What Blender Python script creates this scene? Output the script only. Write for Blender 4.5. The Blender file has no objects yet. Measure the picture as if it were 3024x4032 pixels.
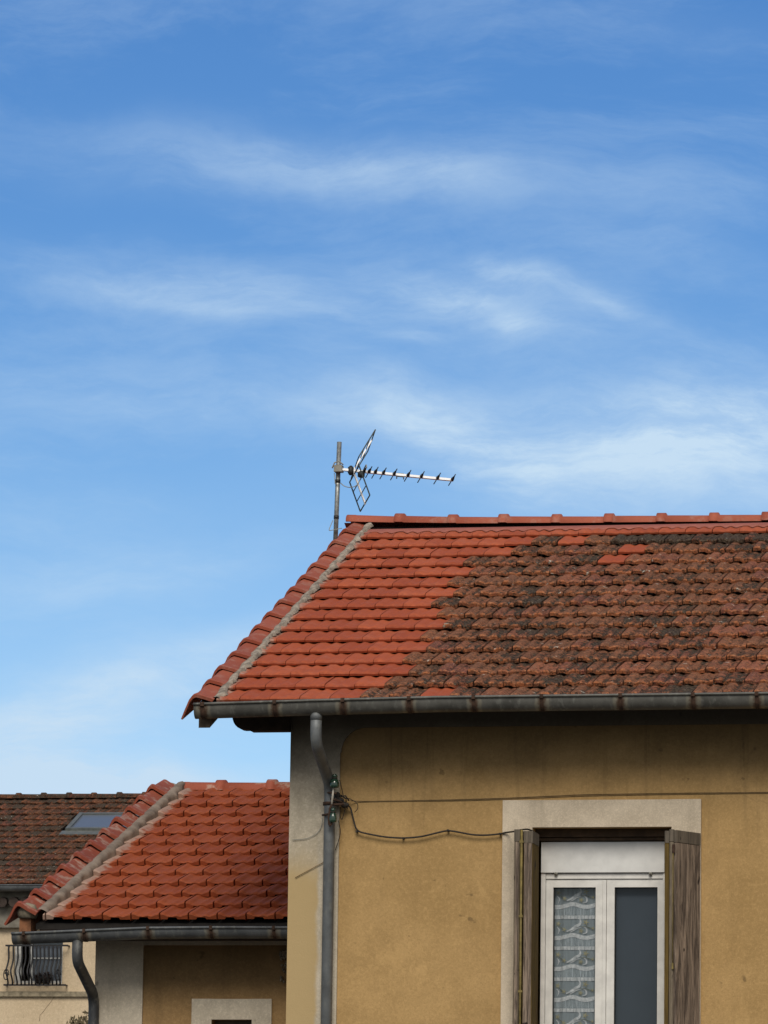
import bpy, math, random
import numpy as np
from mathutils import Vector, Matrix
R = math.radians
random.seed(7); rng = np.random.default_rng(11)
SC = bpy.context.scene
COL = SC.collection

# ------------------------------------------------------------------ survey of the street: camera pose
ZO = 5.876                                   # ground lies this far below the eave of the big house
F_PX, W_PX, H_PX = 19624.93, 3024.0, 4032.0
YAW, PIT, ROL = 0.19544998439933836, 0.15859392205629638, 0.013802217249291496
CAM = np.array([8.00425054, -34.6602906, -4.27583986 + ZO])
def cam_axes():
    cy, sy, cp, sp = math.cos(YAW), math.sin(YAW), math.cos(PIT), math.sin(PIT)
    F = np.array([-sy*cp, cy*cp, sp]); Rt = np.array([cy, sy, 0.0]); Up = np.cross(Rt, F)
    cr, sr = math.cos(ROL), math.sin(ROL)
    return cr*Rt + sr*Up, -sr*Rt + cr*Up, F
CR, CU, CF = cam_axes()
def ray(px, py): return CR*(px - W_PX/2)/F_PX - CU*(py - H_PX/2)/F_PX + CF
def at(px, py, Y):                            # point of the plane y = Y seen at a survey pixel
    d = ray(px, py); return CAM + d*((Y - CAM[1])/d[1])
def on_plane(px, py, O, n):
    d = ray(px, py); return CAM + d*(np.dot(O - CAM, n)/np.dot(d, n))
def project(p):
    d = np.array(p) - CAM; z = d@CF
    return W_PX/2 + F_PX*(d@CR)/z, H_PX/2 - F_PX*(d@CU)/z

cam_d = bpy.data.cameras.new('camera'); cam = bpy.data.objects.new('camera', cam_d); COL.objects.link(cam)
cam_d.sensor_fit = 'HORIZONTAL'; cam_d.sensor_width = 36; cam_d.lens = F_PX/W_PX*36
cam_d.clip_start = 0.5; cam_d.clip_end = 20000
cam.matrix_world = Matrix(((CR[0], CU[0], -CF[0], CAM[0]), (CR[1], CU[1], -CF[1], CAM[1]), (CR[2], CU[2], -CF[2], CAM[2]), (0, 0, 0, 1)))
SC.camera = cam

# ------------------------------------------------------------------ node helper
class NT:
    def __init__(s, nt): s.t = nt
    def n(s, typ, **kw):
        o = s.t.nodes.new(typ)
        for k, v in kw.items(): setattr(o, k, v)
        return o
    def set(s, sock, v):
        if hasattr(v, 'is_output') or isinstance(v, bpy.types.NodeSocket): s.t.links.new(v, sock)
        elif isinstance(v, (tuple, list)) and len(v) == 3 and sock.type == 'RGBA': sock.default_value = (*v, 1)
        else: sock.default_value = v
    def math(s, op, a, b=0.0, c=None, clamp=False):
        o = s.n('ShaderNodeMath', operation=op, use_clamp=clamp); s.set(o.inputs[0], a); s.set(o.inputs[1], b)
        if c is not None: s.set(o.inputs[2], c)
        return o.outputs[0]
    def vmath(s, op, a, b=(0, 0, 0)):
        o = s.n('ShaderNodeVectorMath', operation=op); s.set(o.inputs[0], a); s.set(o.inputs[1], b)
        return o.outputs['Value'] if op in ('DOT_PRODUCT', 'LENGTH') else o.outputs[0]
    def mix(s, f, a, b, mode='MIX'):
        o = s.n('ShaderNodeMix', data_type='RGBA', blend_type=mode); s.set(o.inputs[0], f); s.set(o.inputs[6], a); s.set(o.inputs[7], b)
        return o.outputs[2]
    def noise(s, vec, scale, detail=4, rough=0.55, dist=0.0, stretch=None):
        if stretch:
            m = s.n('ShaderNodeMapping'); s.set(m.inputs['Vector'], vec); m.inputs['Scale'].default_value = stretch; vec = m.outputs[0]
        o = s.n('ShaderNodeTexNoise'); s.set(o.inputs['Vector'], vec); o.inputs['Scale'].default_value = scale
        o.inputs['Detail'].default_value = detail; o.inputs['Roughness'].default_value = rough; o.inputs['Distortion'].default_value = dist
        return o.outputs[0]
    def ramp(s, f, stops, interp='LINEAR'):
        o = s.n('ShaderNodeValToRGB'); s.set(o.inputs[0], f); cr = o.color_ramp; cr.interpolation = interp
        while len(cr.elements) < len(stops): cr.elements.new(0.5)
        for e, (p, c) in zip(cr.elements, stops):
            e.position = p; e.color = (*c, 1) if not isinstance(c, (int, float)) else (c, c, c, 1)
        return o.outputs[0]
    def step(s, f, lo, hi):
        o = s.n('ShaderNodeMapRange', clamp=True, interpolation_type='SMOOTHSTEP'); s.set(o.inputs[0], f)
        s.set(o.inputs[1], lo); s.set(o.inputs[2], hi); return o.outputs[0]
    def attr(s, name): return s.n('ShaderNodeAttribute', attribute_name=name).outputs['Fac']
    def bump(s, h, strength, dist):
        o = s.n('ShaderNodeBump'); s.set(o.inputs['Height'], h); o.inputs['Strength'].default_value = strength; o.inputs['Distance'].default_value = dist
        return o.outputs[0]

# ------------------------------------------------------------------ sky, sun, exposure
SUN_EL, SUN_AZ = R(41), R(173)                # azimuth measured from +Y clockwise: behind and to the right of the viewer
world = bpy.data.worlds.new('World'); SC.world = world; world.use_nodes = True
wt = world.node_tree; wt.nodes.clear(); w = NT(wt)
sky = w.n('ShaderNodeTexSky', sky_type='NISHITA', sun_disc=False)
sky.sun_elevation = SUN_EL; sky.sun_rotation = SUN_AZ; sky.altitude = 300; sky.air_density = 1.0; sky.dust_density = 0.3; sky.ozone_density = 2.0
gen = w.n('ShaderNodeTexCoord').outputs['Generated']
HF = (-math.sin(YAW), math.cos(YAW), 0.0); HR = (math.cos(YAW), math.sin(YAW), 0.0)
fw = w.vmath('DOT_PRODUCT', gen, HF); front = w.math('MAXIMUM', fw, 0.05)
ca = w.math('DIVIDE', w.vmath('DOT_PRODUCT', gen, HR), front)       # compass bearing of the sky, as a tangent
cb = w.math('DIVIDE', w.vmath('DOT_PRODUCT', gen, (0, 0, 1)), front)  # height above the horizon, as a tangent
def sky_ab(px, py):                            # display pixels (1659 wide) to sky bearing and height
    d = ray(px*1.8228, py*1.8228); f = d@np.array(HF); return d@np.array(HR)/f, d[2]/f
SKY_TINT = [(0.0, (1.02, 0.98, 0.97)), (0.075, (0.96, 1.02, 1.10)), (0.11, (0.80, 0.95, 1.12)), (0.16, (0.62, 0.84, 1.06)), (0.21, (0.44, 0.715, 1.01)), (0.28, (0.365, 0.66, 1.0)), (0.6, (0.5, 0.75, 1.0)), (1.0, (0.8, 0.9, 1.0))]
tint = w.ramp(cb, SKY_TINT)
base = w.mix(1.0, sky.outputs[0], tint, 'MULTIPLY')
cv = w.n('ShaderNodeCombineXYZ'); w.set(cv.inputs[0], ca); w.set(cv.inputs[1], cb)
n_w = w.n('ShaderNodeTexNoise'); w.set(n_w.inputs['Vector'], cv.outputs[0]); n_w.inputs['Scale'].default_value = 26; n_w.inputs['Detail'].default_value = 5
warp = w.vmath('SUBTRACT', n_w.outputs['Color'], (0.5, 0.5, 0.5)); sc_ = w.n('ShaderNodeVectorMath', operation='SCALE'); w.set(sc_.inputs[0], warp); sc_.inputs['Scale'].default_value = 0.015
cvw = w.vmath('ADD', cv.outputs[0], sc_.outputs[0])
streak = w.noise(cvw, 40, 7, 0.66, 0.35, stretch=(0.42, 1.7, 1.0))
fine = w.noise(cvw, 150, 6, 0.7, 0.3, stretch=(0.5, 1.5, 1.0))
tex = w.math('ADD', w.math('MULTIPLY', streak, 0.75), w.math('MULTIPLY', fine, 0.25))
puffs = w.step(tex, 0.34, 0.68)
CLOUDS = [  # x, y, half length, half height (display px), slope, weight
    (720, 350, 330, 65, 0.10, .24), (930, 385, 260, 50, 0.12, .14), (450, 370, 420, 70, 0.06, .15), (1300, 930, 560, 150, 0.05, .15), (330, 625, 380, 50, 0.12, .30), (560, 615, 260, 45, 0.20, .22), (450, 660, 150, 22, 0.22, .16),
    (1110, 608, 150, 30, 0.22, .36), (960, 645, 190, 42, 0.24, .40), (1330, 680, 90, 20, 0.28, .20), (1120, 710, 60, 20, 0.15, .24), (890, 725, 60, 16, 0.0, .20), (1200, 700, 420, 90, 0.1, .14),
    (1010, 955, 260, 100, 0.50, .46), (1590, 900, 320, 100, -0.05, .68), (1480, 1000, 500, 120, 0.0, .42), (250, 850, 420, 55, 0.05, .20), (760, 900, 400, 70, 0.1, .16),
    (90, 1690, 360, 60, 0.04, 2.2), (60, 1560, 400, 110, -0.20, .58), (300, 1470, 320, 70, -0.25, .38), (330, 1230, 320, 60, -0.12, .30), (500, 1400, 260, 60, -0.1, .16), (1500, 560, 320, 70, 0.1, .14), (1350, 400, 420, 60, 0.1, .10), (1400, 60, 400, 50, 0.1, .07), (150, 300, 300, 40, 0.1, .08), (100, 1100, 400, 60, 0.0, .12)]
tot = None
for x, y, hl, hh, sl, wgt in CLOUDS:
    a0, b0 = sky_ab(x, y); k = 1659/ (2*0.0771)
    dx = w.math('SUBTRACT', w.n('ShaderNodeSeparateXYZ').outputs[0], a0); sep = dx.node.inputs[0].links[0].from_node; w.set(sep.inputs[0], cvw)
    dy = w.math('SUBTRACT', sep.outputs[1], b0)
    dy = w.math('ADD', dy, w.math('MULTIPLY', dx, sl))
    q = w.math('ADD', w.math('POWER', w.math('ABSOLUTE', w.math('MULTIPLY', dx, k/hl)), 2.0), w.math('POWER', w.math('ABSOLUTE', w.math('MULTIPLY', dy, k/hh)), 2.0))
    g = w.math('MULTIPLY', w.math('EXPONENT', w.math('MULTIPLY', q, -1.0)), wgt)
    tot = g if tot is None else w.math('ADD', tot, g)
inview = w.step(fw, 0.0, 0.35)
cl = w.math('MULTIPLY', w.math('MULTIPLY', tot, w.math('ADD', w.math('MULTIPLY', puffs, 0.95), 0.48)), inview)
veil = w.math('MULTIPLY', w.step(w.noise(cvw, 22, 7, 0.68, 0.3, stretch=(0.45, 1.6, 1)), 0.42, 0.75), 0.20)
cl = w.math('ADD', cl, veil, clamp=True)
skyc = w.mix(cl, base, (5.6, 7.3, 9.0))
# bright unseen cloud behind and above the viewer, added as soft fill light
hide = w.step(w.noise(gen, 2.2, 5, 0.6, 0.4), 0.30, 0.62)
back = w.math('MULTIPLY', w.step(w.math('MULTIPLY', fw, -1.0), -0.25, 0.45), w.math('ADD', w.math('MULTIPLY', hide, 0.5), 0.5))
upz = w.n('ShaderNodeSeparateXYZ'); w.set(upz.inputs[0], gen)
fill_sky = w.mix(w.step(upz.outputs[2], 0.02, 0.6), (4.6, 4.2, 3.7), (10.5, 10.0, 9.2))
skyc = w.mix(w.math('MULTIPLY', back, 0.92), skyc, fill_sky)
bg = w.n('ShaderNodeBackground'); w.set(bg.inputs[0], skyc); bg.inputs[1].default_value = 0.1
w.t.links.new(bg.outputs[0], w.n('ShaderNodeOutputWorld').inputs[0])

sun_d = bpy.data.lights.new('sun', 'SUN'); sun_d.energy = 1.9; sun_d.angle = R(28); sun_d.color = (1.0, 0.93, 0.82)
sun = bpy.data.objects.new('sun', sun_d); COL.objects.link(sun)
sd = Vector((math.sin(SUN_AZ)*math.cos(SUN_EL), math.cos(SUN_AZ)*math.cos(SUN_EL), math.sin(SUN_EL)))
sun.rotation_euler = sd.to_track_quat('Z', 'Y').to_euler()
SC.view_settings.view_transform = 'Standard'; SC.view_settings.look = 'None'; SC.view_settings.gamma = 1; SC.view_settings.exposure = 0.0
SC.view_settings.use_curve_mapping = False

# ------------------------------------------------------------------ materials
def new_mat(name):
    m = bpy.data.materials.new(name); m.use_nodes = True; m.node_tree.nodes.clear(); return m, NT(m.node_tree)
def finish(m, t, col, rough=0.8, bump=None, metal=0.0, spec=0.5, **kw):
    b = t.n('ShaderNodeBsdfPrincipled'); t.set(b.inputs['Base Color'], col); t.set(b.inputs['Roughness'], rough)
    b.inputs['Metallic'].default_value = metal; b.inputs['Specular IOR Level'].default_value = spec
    if bump is not None: t.set(b.inputs['Normal'], bump)
    for k, v in kw.items(): t.set(b.inputs[k], v)
    t.t.links.new(b.outputs[0], t.n('ShaderNodeOutputMaterial').inputs[0]); return m
def obj_co(t): return t.n('ShaderNodeTexCoord').outputs['Object']

def stucco(name, c1, c2, dirt_shade, dirt_shade_amt, scale=1.0, patches=None, streaks=0.25):
    m, t = new_mat(name); co = obj_co(t)
    col = t.mix(t.step(t.noise(co, 1.3*scale, 6, 0.62), 0.3, 0.7), c1, c2)
    col = t.mix(t.math('MULTIPLY', t.step(t.noise(co, 5.5*scale, 6, 0.72, 0.3), 0.44, 0.64), 0.28), col, tuple(v*0.76 for v in c1))
    col = t.mix(t.math('MULTIPLY', t.step(t.noise(co, 13*scale, 6, 0.75), 0.50, 0.70), 0.38), col, tuple(v*1.16 for v in c2))
    col = t.mix(t.math('MULTIPLY', t.step(t.noise(co, 40*scale, 5, 0.75), 0.46, 0.66), 0.40), col, tuple(v*1.22 for v in c2))
    col = t.mix(t.math('MULTIPLY', t.step(t.noise(co, 85*scale, 4, 0.75), 0.46, 0.64), 0.30), col, tuple(v*0.66 for v in c1))
    col = t.mix(t.math('MULTIPLY', t.step(t.noise(co, 2.1*scale, 7, 0.75, 0.5), 0.60, 0.66), 0.35), col, tuple(v*1.18 for v in c2))
    run = t.noise(co, 3.0, 5, 0.6, 0.5, stretch=(2.2, 2.2, 0.35))
    col = t.mix(t.math('MULTIPLY', t.step(run, 0.5, 0.75), streaks), col, dirt_shade)
    spots = t.math('MULTIPLY', t.step(t.noise(co, 9.0, 3, 0.5), 0.70, 0.76), 0.5)
    col = t.mix(spots, col, dirt_shade)
    if patches: col = patches(t, co, col)
    if dirt_shade_amt:                               # soot and algae mixed with painted shade under the eaves, in patches
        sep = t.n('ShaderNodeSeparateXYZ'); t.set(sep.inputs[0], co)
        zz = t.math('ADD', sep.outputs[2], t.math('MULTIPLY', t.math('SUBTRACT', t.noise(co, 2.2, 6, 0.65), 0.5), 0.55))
        col = t.mix(t.math('MULTIPLY', t.step(zz, dirt_shade_amt[0], dirt_shade_amt[1]), dirt_shade_amt[2]), col, dirt_shade)
    h = t.math('ADD', t.math('MULTIPLY', t.noise(co, 90, 4, 0.7), 0.6), t.math('MULTIPLY', t.noise(co, 14, 4, 0.6), 0.9))
    return finish(m, t, col, 0.92, t.bump(h, 0.5, 0.004), spec=0.2)

def main_patch(t, co, col):
    sep = t.n('ShaderNodeSeparateXYZ'); t.set(sep.inputs[0], co)
    wob = t.math('MULTIPLY', t.math('SUBTRACT', t.noise(co, 3.5, 5, 0.6), 0.5), 0.10)
    xr = t.step(t.math('ADD', sep.outputs[0], wob), 0.62, 0.585)
    zr = t.step(t.math('ADD', sep.outputs[2], t.math('MULTIPLY', t.math('SUBTRACT', t.noise(co, 1.6, 5, 0.6), 0.5), 0.5)), ZO-0.88, ZO-1.28)
    col = t.mix(t.math('MULTIPLY', xr, zr), col, (0.47, 0.345, 0.175))
    return col
def wall_age(t, co, col):
    sep = t.n('ShaderNodeSeparateXYZ'); t.set(sep.inputs[0], co)
    low = t.step(t.math('ADD', sep.outputs[2], t.math('MULTIPLY', t.noise(co, 1.7, 4, 0.6), 1.4)), ZO-.95, ZO-1.9)
    bloom = t.math('MULTIPLY', t.step(t.noise(co, 26, 6, 0.8, 0.6), 0.53, 0.66), t.step(t.noise(co, 1.5, 4, 0.6), 0.50, 0.66))
    col = t.mix(t.math('MULTIPLY', t.math('MULTIPLY', bloom, low), 0.55), col, (0.56, 0.43, 0.27))
    drip = t.step(t.noise(co, 6.0, 5, 0.7, 0.2, stretch=(2.4, 2.4, 0.10)), 0.54, 0.68)
    hi = t.step(sep.outputs[2], ZO-1.3, ZO-.25)
    col = t.mix(t.math('MULTIPLY', t.math('MULTIPLY', drip, hi), 0.30), col, (0.13, 0.088, 0.045))
    v = t.n('ShaderNodeTexVoronoi', feature='DISTANCE_TO_EDGE'); nz = t.n('ShaderNodeTexNoise'); t.set(nz.inputs['Vector'], co); nz.inputs['Scale'].default_value = 5; nz.inputs['Detail'].default_value = 5
    sc = t.n('ShaderNodeVectorMath', operation='SCALE'); t.set(sc.inputs[0], nz.outputs['Color']); sc.inputs['Scale'].default_value = .25
    t.set(v.inputs['Vector'], t.vmath('ADD', co, sc.outputs[0])); v.inputs['Scale'].default_value = .62
    crack = t.math('MULTIPLY', t.step(v.outputs['Distance'], .0045, .0015), t.step(t.noise(co, 1.1, 3, 0.5), 0.52, 0.60))
    return t.mix(t.math('MULTIPLY', crack, 0.18), col, (0.17, 0.11, 0.05))
OCHRE = stucco('ochre_render', (0.400, 0.255, 0.104), (0.505, 0.327, 0.142), (0.085, 0.058, 0.03), (ZO-0.70, ZO-0.12, 0.62), streaks=0.08, patches=wall_age)
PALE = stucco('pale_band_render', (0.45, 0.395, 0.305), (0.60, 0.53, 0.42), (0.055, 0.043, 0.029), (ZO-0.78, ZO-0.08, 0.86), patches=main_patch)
STONE = stucco('window_surround_render', (0.53, 0.445, 0.335), (0.71, 0.605, 0.465), (0.24, 0.20, 0.145), None, scale=1.8)
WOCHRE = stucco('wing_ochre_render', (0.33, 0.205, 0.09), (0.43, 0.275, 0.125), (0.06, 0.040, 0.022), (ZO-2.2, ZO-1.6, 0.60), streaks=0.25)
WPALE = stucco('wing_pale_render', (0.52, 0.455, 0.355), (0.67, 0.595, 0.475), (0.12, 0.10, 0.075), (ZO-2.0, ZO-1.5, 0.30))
CREAM = stucco('cream_render', (0.58, 0.455, 0.30), (0.68, 0.545, 0.375), (0.40, 0.31, 0.21), None, scale=0.5)

def plain(name, c, rough=0.6, metal=0.0, var=0.25, scale=12, spec=0.4, bump=0.15, bd=0.002):
    m, t = new_mat(name); co = obj_co(t)
    col = t.mix(t.step(t.noise(co, scale, 5, 0.6), 0.3, 0.72), tuple(v*(1-var) for v in c), tuple(min(1, v*(1+var*0.6)) for v in c))
    return finish(m, t, col, rough, t.bump(t.noise(co, scale*5, 4, 0.6), bump, bd), metal, spec)
DARKWOOD = plain('dark_roof_timber', (0.045, 0.030, 0.020), 0.9, var=0.4)
UNDER = plain('roof_underlay', (0.02, 0.017, 0.015), 0.95)
WMORTAR = plain('brown_grey_mortar', (0.255, 0.20, 0.155), 0.95, var=0.35, scale=6, bump=0.5, bd=0.005)
MORTAR = plain('lime_mortar', (0.36, 0.305, 0.24), 0.95, var=0.5, scale=13, bump=1.0, bd=0.012)
ALU = plain('bare_aluminium', (0.92, 0.93, 0.94), 0.55, 0.35, var=0.04, scale=30)
STEEL = plain('galvanised_mast_steel', (0.30, 0.31, 0.30), 0.45, 0.6, var=0.35, scale=40)
BLACK = plain('black_plastic', (0.02, 0.022, 0.022), 0.5, var=0.2)
DKGREEN = plain('painted_reflector_rod', (0.035, 0.05, 0.05), 0.5, var=0.2)
GREYPL = plain('grey_fitting_plastic', (0.28, 0.27, 0.23), 0.6)
WIREM = plain('pale_wire', (0.32, 0.33, 0.30), 0.6)
CABLE = plain('black_cable', (0.032, 0.027, 0.023), 0.75, var=0.4, scale=60)
BROWNWIRE = plain('weathered_wire', (0.20, 0.135, 0.062), 0.8)
RUST = plain('rusty_iron', (0.060, 0.032, 0.020), 0.9, var=0.5, scale=40, bump=0.6)
PVC = plain('white_pvc', (0.80, 0.785, 0.745), 0.45, var=0.12, scale=9, spec=0.4)
BOXM = plain('white_shutter_box', (0.77, 0.77, 0.75), 0.5, var=0.10, scale=6, spec=0.4)
SEAL = plain('rubber_seal', (0.02, 0.02, 0.02), 0.7)
YELLOW = plain('mustard_paint_iron', (0.20, 0.15, 0.045), 0.7, var=0.35, scale=30)
BROWNB = plain('brown_board', (0.085, 0.052, 0.028), 0.8, var=0.4)
BLIND = plain('slate_grey_blind', (0.088, 0.110, 0.138), 0.9, var=0.06, scale=3)
DARKIN = plain('unlit_room', (0.03, 0.03, 0.03), 0.95)
GREYMETAL = plain('skylight_frame_metal', (0.17, 0.18, 0.17), 0.5, 0.3)
IRON = plain('black_wrought_iron', (0.018, 0.018, 0.02), 0.55)
OLDPLASTER = plain('soiled_plaster', (0.26, 0.22, 0.16), 0.95, var=0.45, scale=10, bump=0.8, bd=0.006)

def tile_new(name, c, c2, pale=0.25):
    m, t = new_mat(name); co = obj_co(t); tid = t.attr('tid')
    col = t.mix(tid, c, c2)
    col = t.mix(t.math('MULTIPLY', t.step(t.noise(co, 7, 5, 0.65), 0.4, 0.75), 0.35), col, tuple(v*0.72 for v in c))
    col = t.mix(t.math('MULTIPLY', t.step(t.noise(co, 40, 4, 0.7), 0.5, 0.8), 0.4), col, tuple(min(1, v*1.25) for v in c2))
    col = t.mix(t.math('MULTIPLY', t.step(t.noise(co, 7.5, 6, 0.7), 0.50, 0.64), pale), col, (0.46, 0.31, 0.245))
    col = t.mix(t.math('MULTIPLY', t.step(t.noise(co, 22, 3, 0.6), 0.72, 0.78), 0.7), col, (0.16, 0.06, 0.03))
    col = t.mix(t.math('MULTIPLY', t.step(t.math('ADD', t.math('MULTIPLY', t.attr('nose'), 0.35), t.noise(co, 30, 4, 0.6)), 0.62, 0.85), 0.45), col, tuple(v*0.55 for v in c))
    lime = t.step(t.math('ADD', t.attr('lime'), t.math('MULTIPLY', t.math('SUBTRACT', t.noise(co, 14, 5, 0.7), 0.5), 1.1)), 0.45, 0.8)
    col = t.mix(t.math('MULTIPLY', lime, 0.7), col, (0.44, 0.34, 0.27))
    return finish(m, t, col, 0.72, t.bump(t.noise(co, 130, 3, 0.7), 0.35, 0.002), spec=0.3)
NEWT = tile_new('bright_clay_tile', (0.330, 0.066, 0.024), (0.435, 0.100, 0.038), 0.07)
WINGT = tile_new('orange_clay_tile', (0.295, 0.062, 0.019), (0.355, 0.082, 0.025), 0.05)
CAPT = tile_new('clay_cap_tile', (0.31, 0.078, 0.044), (0.40, 0.108, 0.060), 0.26)
WCAPT = tile_new('limed_clay_cap_tile', (0.29, 0.070, 0.040), (0.36, 0.095, 0.052), 0.85)

def tile_old(name, dark=0.5, bright=1.0, wornk=0.75):
    m, t = new_mat(name); co = obj_co(t); tid = t.attr('tid'); t2 = t.attr('grime'); val = t.attr('valley'); nose = t.attr('nose')
    b = bright
    col = t.ramp(tid, [(0.0, (0.165*b, 0.068*b, 0.040*b)), (0.22, (0.215*b, 0.085*b, 0.046*b)), (0.45, (0.190*b, 0.085*b, 0.050*b)), (0.62, (0.26*b, 0.096*b, 0.050*b)), (0.78, (0.185*b, 0.064*b, 0.050*b)), (0.9, (0.265*b, 0.096*b, 0.052*b)), (1.0, (0.31*b, 0.11*b, 0.066*b))])
    col = t.mix(t.math('MULTIPLY', t.step(t.noise(co, 11, 6, 0.7), 0.46, 0.66), 0.42), col, (0.140*b, 0.082*b, 0.046*b))
    worn = t.step(t.math('ADD', t.noise(co, 19, 5, 0.7, 0.4), t.math('MULTIPLY', nose, 0.10)), 0.54, 0.64)
    col = t.mix(t.math('MULTIPLY', worn, wornk), col, (0.40*b, 0.140*b, 0.056*b))
    col = t.mix(t.math('MULTIPLY', t.step(t.noise(co, 46, 5, 0.8), 0.49, 0.58), 0.85), col, (0.050*b, 0.030*b, 0.020*b))
    col = t.mix(t.math('MULTIPLY', t.step(t.noise(co, 58, 4, 0.8), 0.53, 0.63), 0.75), col, (0.46*b, 0.21*b, 0.11*b))
    moss = t.math('ADD', t.math('ADD', t.math('MULTIPLY', t.noise(co, 21, 6, 0.76, 0.8, stretch=(1.25, 0.8, 1.0)), 0.95), t.math('MULTIPLY', val, 0.13)), t.math('MULTIPLY', t.math('POWER', t2, 3.0), 0.13))
    moss = t.math('ADD', moss, t.math('MULTIPLY', t.noise(co, 1.9, 5, 0.7), 0.42))
    moss = t.math('SUBTRACT', moss, t.math('MULTIPLY', nose, 0.05))
    ml = t.step(moss, 0.890 - 0.2*dark, 0.945 - 0.2*dark)
    mc = t.mix(t.step(t.noise(co, 60, 4, 0.7), 0.42, 0.62), (0.014, 0.011, 0.009), (0.115, 0.095, 0.068))
    col = t.mix(t.math('MULTIPLY', ml, 0.92), col, mc)
    lich = t.step(t.noise(co, 15.0, 3, 0.55), 0.685, 0.715)
    col = t.mix(t.math('MULTIPLY', lich, 0.9), col, (0.52, 0.48, 0.40))
    grey = t.math('MULTIPLY', t.step(t.noise(co, 16, 6, 0.75), 0.58, 0.68), 0.60)
    col = t.mix(grey, col, (0.20, 0.18, 0.13))
    h = t.math('ADD', t.math('MULTIPLY', t.noise(co, 26, 6, 0.75), 1.0), t.math('MULTIPLY', ml, 0.5))
    return finish(m, t, col, 0.95, t.bump(h, 1.0, 0.014), spec=0.15)
OLDT = tile_old('weathered_mossy_tile', 0.40, 1.08)
FART = tile_old('distant_mossy_tile', 0.74, 0.78, 0.25)

def zinc_mat(name, c, rustamt):
    m, t = new_mat(name); co = obj_co(t)
    col = t.mix(t.step(t.noise(co, 5, 6, 0.65), 0.3, 0.7), tuple(v*0.7 for v in c), tuple(v*1.25 for v in c))
    col = t.mix(t.math('MULTIPLY', t.step(t.noise(co, 26, 4, 0.6, 0, (1, 1, 0.5)), 0.52, 0.70), 0.45), col, (0.24, 0.24, 0.215))
    r_ = t.attr('rust'); k = t.step(t.math('ADD', r_, t.math('MULTIPLY', t.math('SUBTRACT', t.noise(co, 24, 5, 0.7), 0.5), 0.9)), 0.45, 0.9)
    pale = t.step(t.math('ADD', r_, t.math('MULTIPLY', t.math('SUBTRACT', t.noise(co, 12, 4, 0.6), 0.5), 0.5)), 0.18, 0.42)
    col = t.mix(t.math('MULTIPLY', pale, 0.55*rustamt), col, (0.30, 0.27, 0.20))
    col = t.mix(t.math('MULTIPLY', k, rustamt), col, (0.075, 0.035, 0.018))
    return finish(m, t, col, t.math('ADD', 0.42, t.math('MULTIPLY', t.noise(co, 9, 4, 0.6), 0.3)), t.bump(t.noise(co, 7, 4, 0.6), 0.35, 0.01), 0.35, 0.5)
ZINC = zinc_mat('weathered_zinc', (0.115, 0.112, 0.100), 0.9)
ZINCD = zinc_mat('dark_weathered_zinc', (0.105, 0.112, 0.118), 0.8)
PIPE = zinc_mat('zinc_downpipe', (0.145, 0.155, 0.160), 0.3)
PIPED = zinc_mat('charcoal_downpipe', (0.075, 0.078, 0.082), 0.3)

def wood_mat(name, c1, c2, c3, sx):
    m, t = new_mat(name); co = obj_co(t)
    g = t.noise(co, 16, 7, 0.75, 0.7, stretch=(sx, sx, 0.13))
    col = t.ramp(g, [(0.28, c3), (0.44, c1), (0.60, c2), (0.78, tuple(v*1.2 for v in c2))])
    col = t.mix(t.math('MULTIPLY', t.step(t.noise(co, 2.6, 5, 0.65, 0.3, stretch=(2, 2, 0.5)), 0.45, 0.70), 0.35), col, c1)
    kn = t.noise(co, 7.5, 2, 0.5, 0.4, stretch=(2.0, 2.0, 1.0))
    col = t.mix(t.step(kn, 0.66, 0.72), col, (0.03, 0.022, 0.018))
    f = t.noise(co, 75, 4, 0.65, 0.2, stretch=(1.6, 1.6, 0.07))
    col = t.mix(t.math('MULTIPLY', t.step(f, 0.48, 0.66), 0.6), col, c3)
    return finish(m, t, col, 0.9, t.bump(t.math('ADD', g, f), 0.7, 0.004), spec=0.2)
GREYWOOD = wood_mat('grey_brown_shutter_wood', (0.115, 0.088, 0.069), (0.335, 0.258, 0.195), (0.022, 0.016, 0.014), 2.2)
RAILWOOD = wood_mat('grey_shutter_rail', (0.12, 0.10, 0.078), (0.18, 0.15, 0.115), (0.06, 0.05, 0.04), 3.0)
MUSTWOOD = wood_mat('mustard_stained_wood', (0.115, 0.075, 0.022), (0.165, 0.110, 0.034), (0.05, 0.034, 0.014), 2.2)
EDGEWOOD = wood_mat('shutter_edge_wood', (0.15, 0.12, 0.085), (0.24, 0.195, 0.14), (0.05, 0.04, 0.03), 4.0)

def glass_mat(name, tint=(0.93, 0.95, 0.96)):
    m, t = new_mat(name)
    tr = t.n('ShaderNodeBsdfTransparent'); t.set(tr.inputs[0], tint); gl = t.n('ShaderNodeBsdfGlossy'); gl.inputs['Roughness'].default_value = 0.03
    fr = t.n('ShaderNodeFresnel'); fr.inputs['IOR'].default_value = 1.5
    mx = t.n('ShaderNodeMixShader'); t.set(mx.inputs[0], t.math('ADD', t.math('MULTIPLY', fr.outputs[0], 0.9), 0.0)); t.t.links.new(tr.outputs[0], mx.inputs[1]); t.t.links.new(gl.outputs[0], mx.inputs[2])
    t.t.links.new(mx.outputs[0], t.n('ShaderNodeOutputMaterial').inputs[0]); return m
GLASS = glass_mat('window_glass')
m, t = new_mat('dark_reflecting_glass'); DKGLASS = finish(m, t, (0.03, 0.035, 0.04), 0.04, spec=0.9)
m, t = new_mat('skylight_glass'); SKYGLASS = finish(m, t, (0.12, 0.14, 0.18), 0.25, spec=0.8)
m, t = new_mat('green_insulator_glass'); INSGLASS = finish(m, t, (0.030, 0.075, 0.048), 0.12, spec=0.9, **{'Transmission Weight': 0.35, 'IOR': 1.5})
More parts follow.
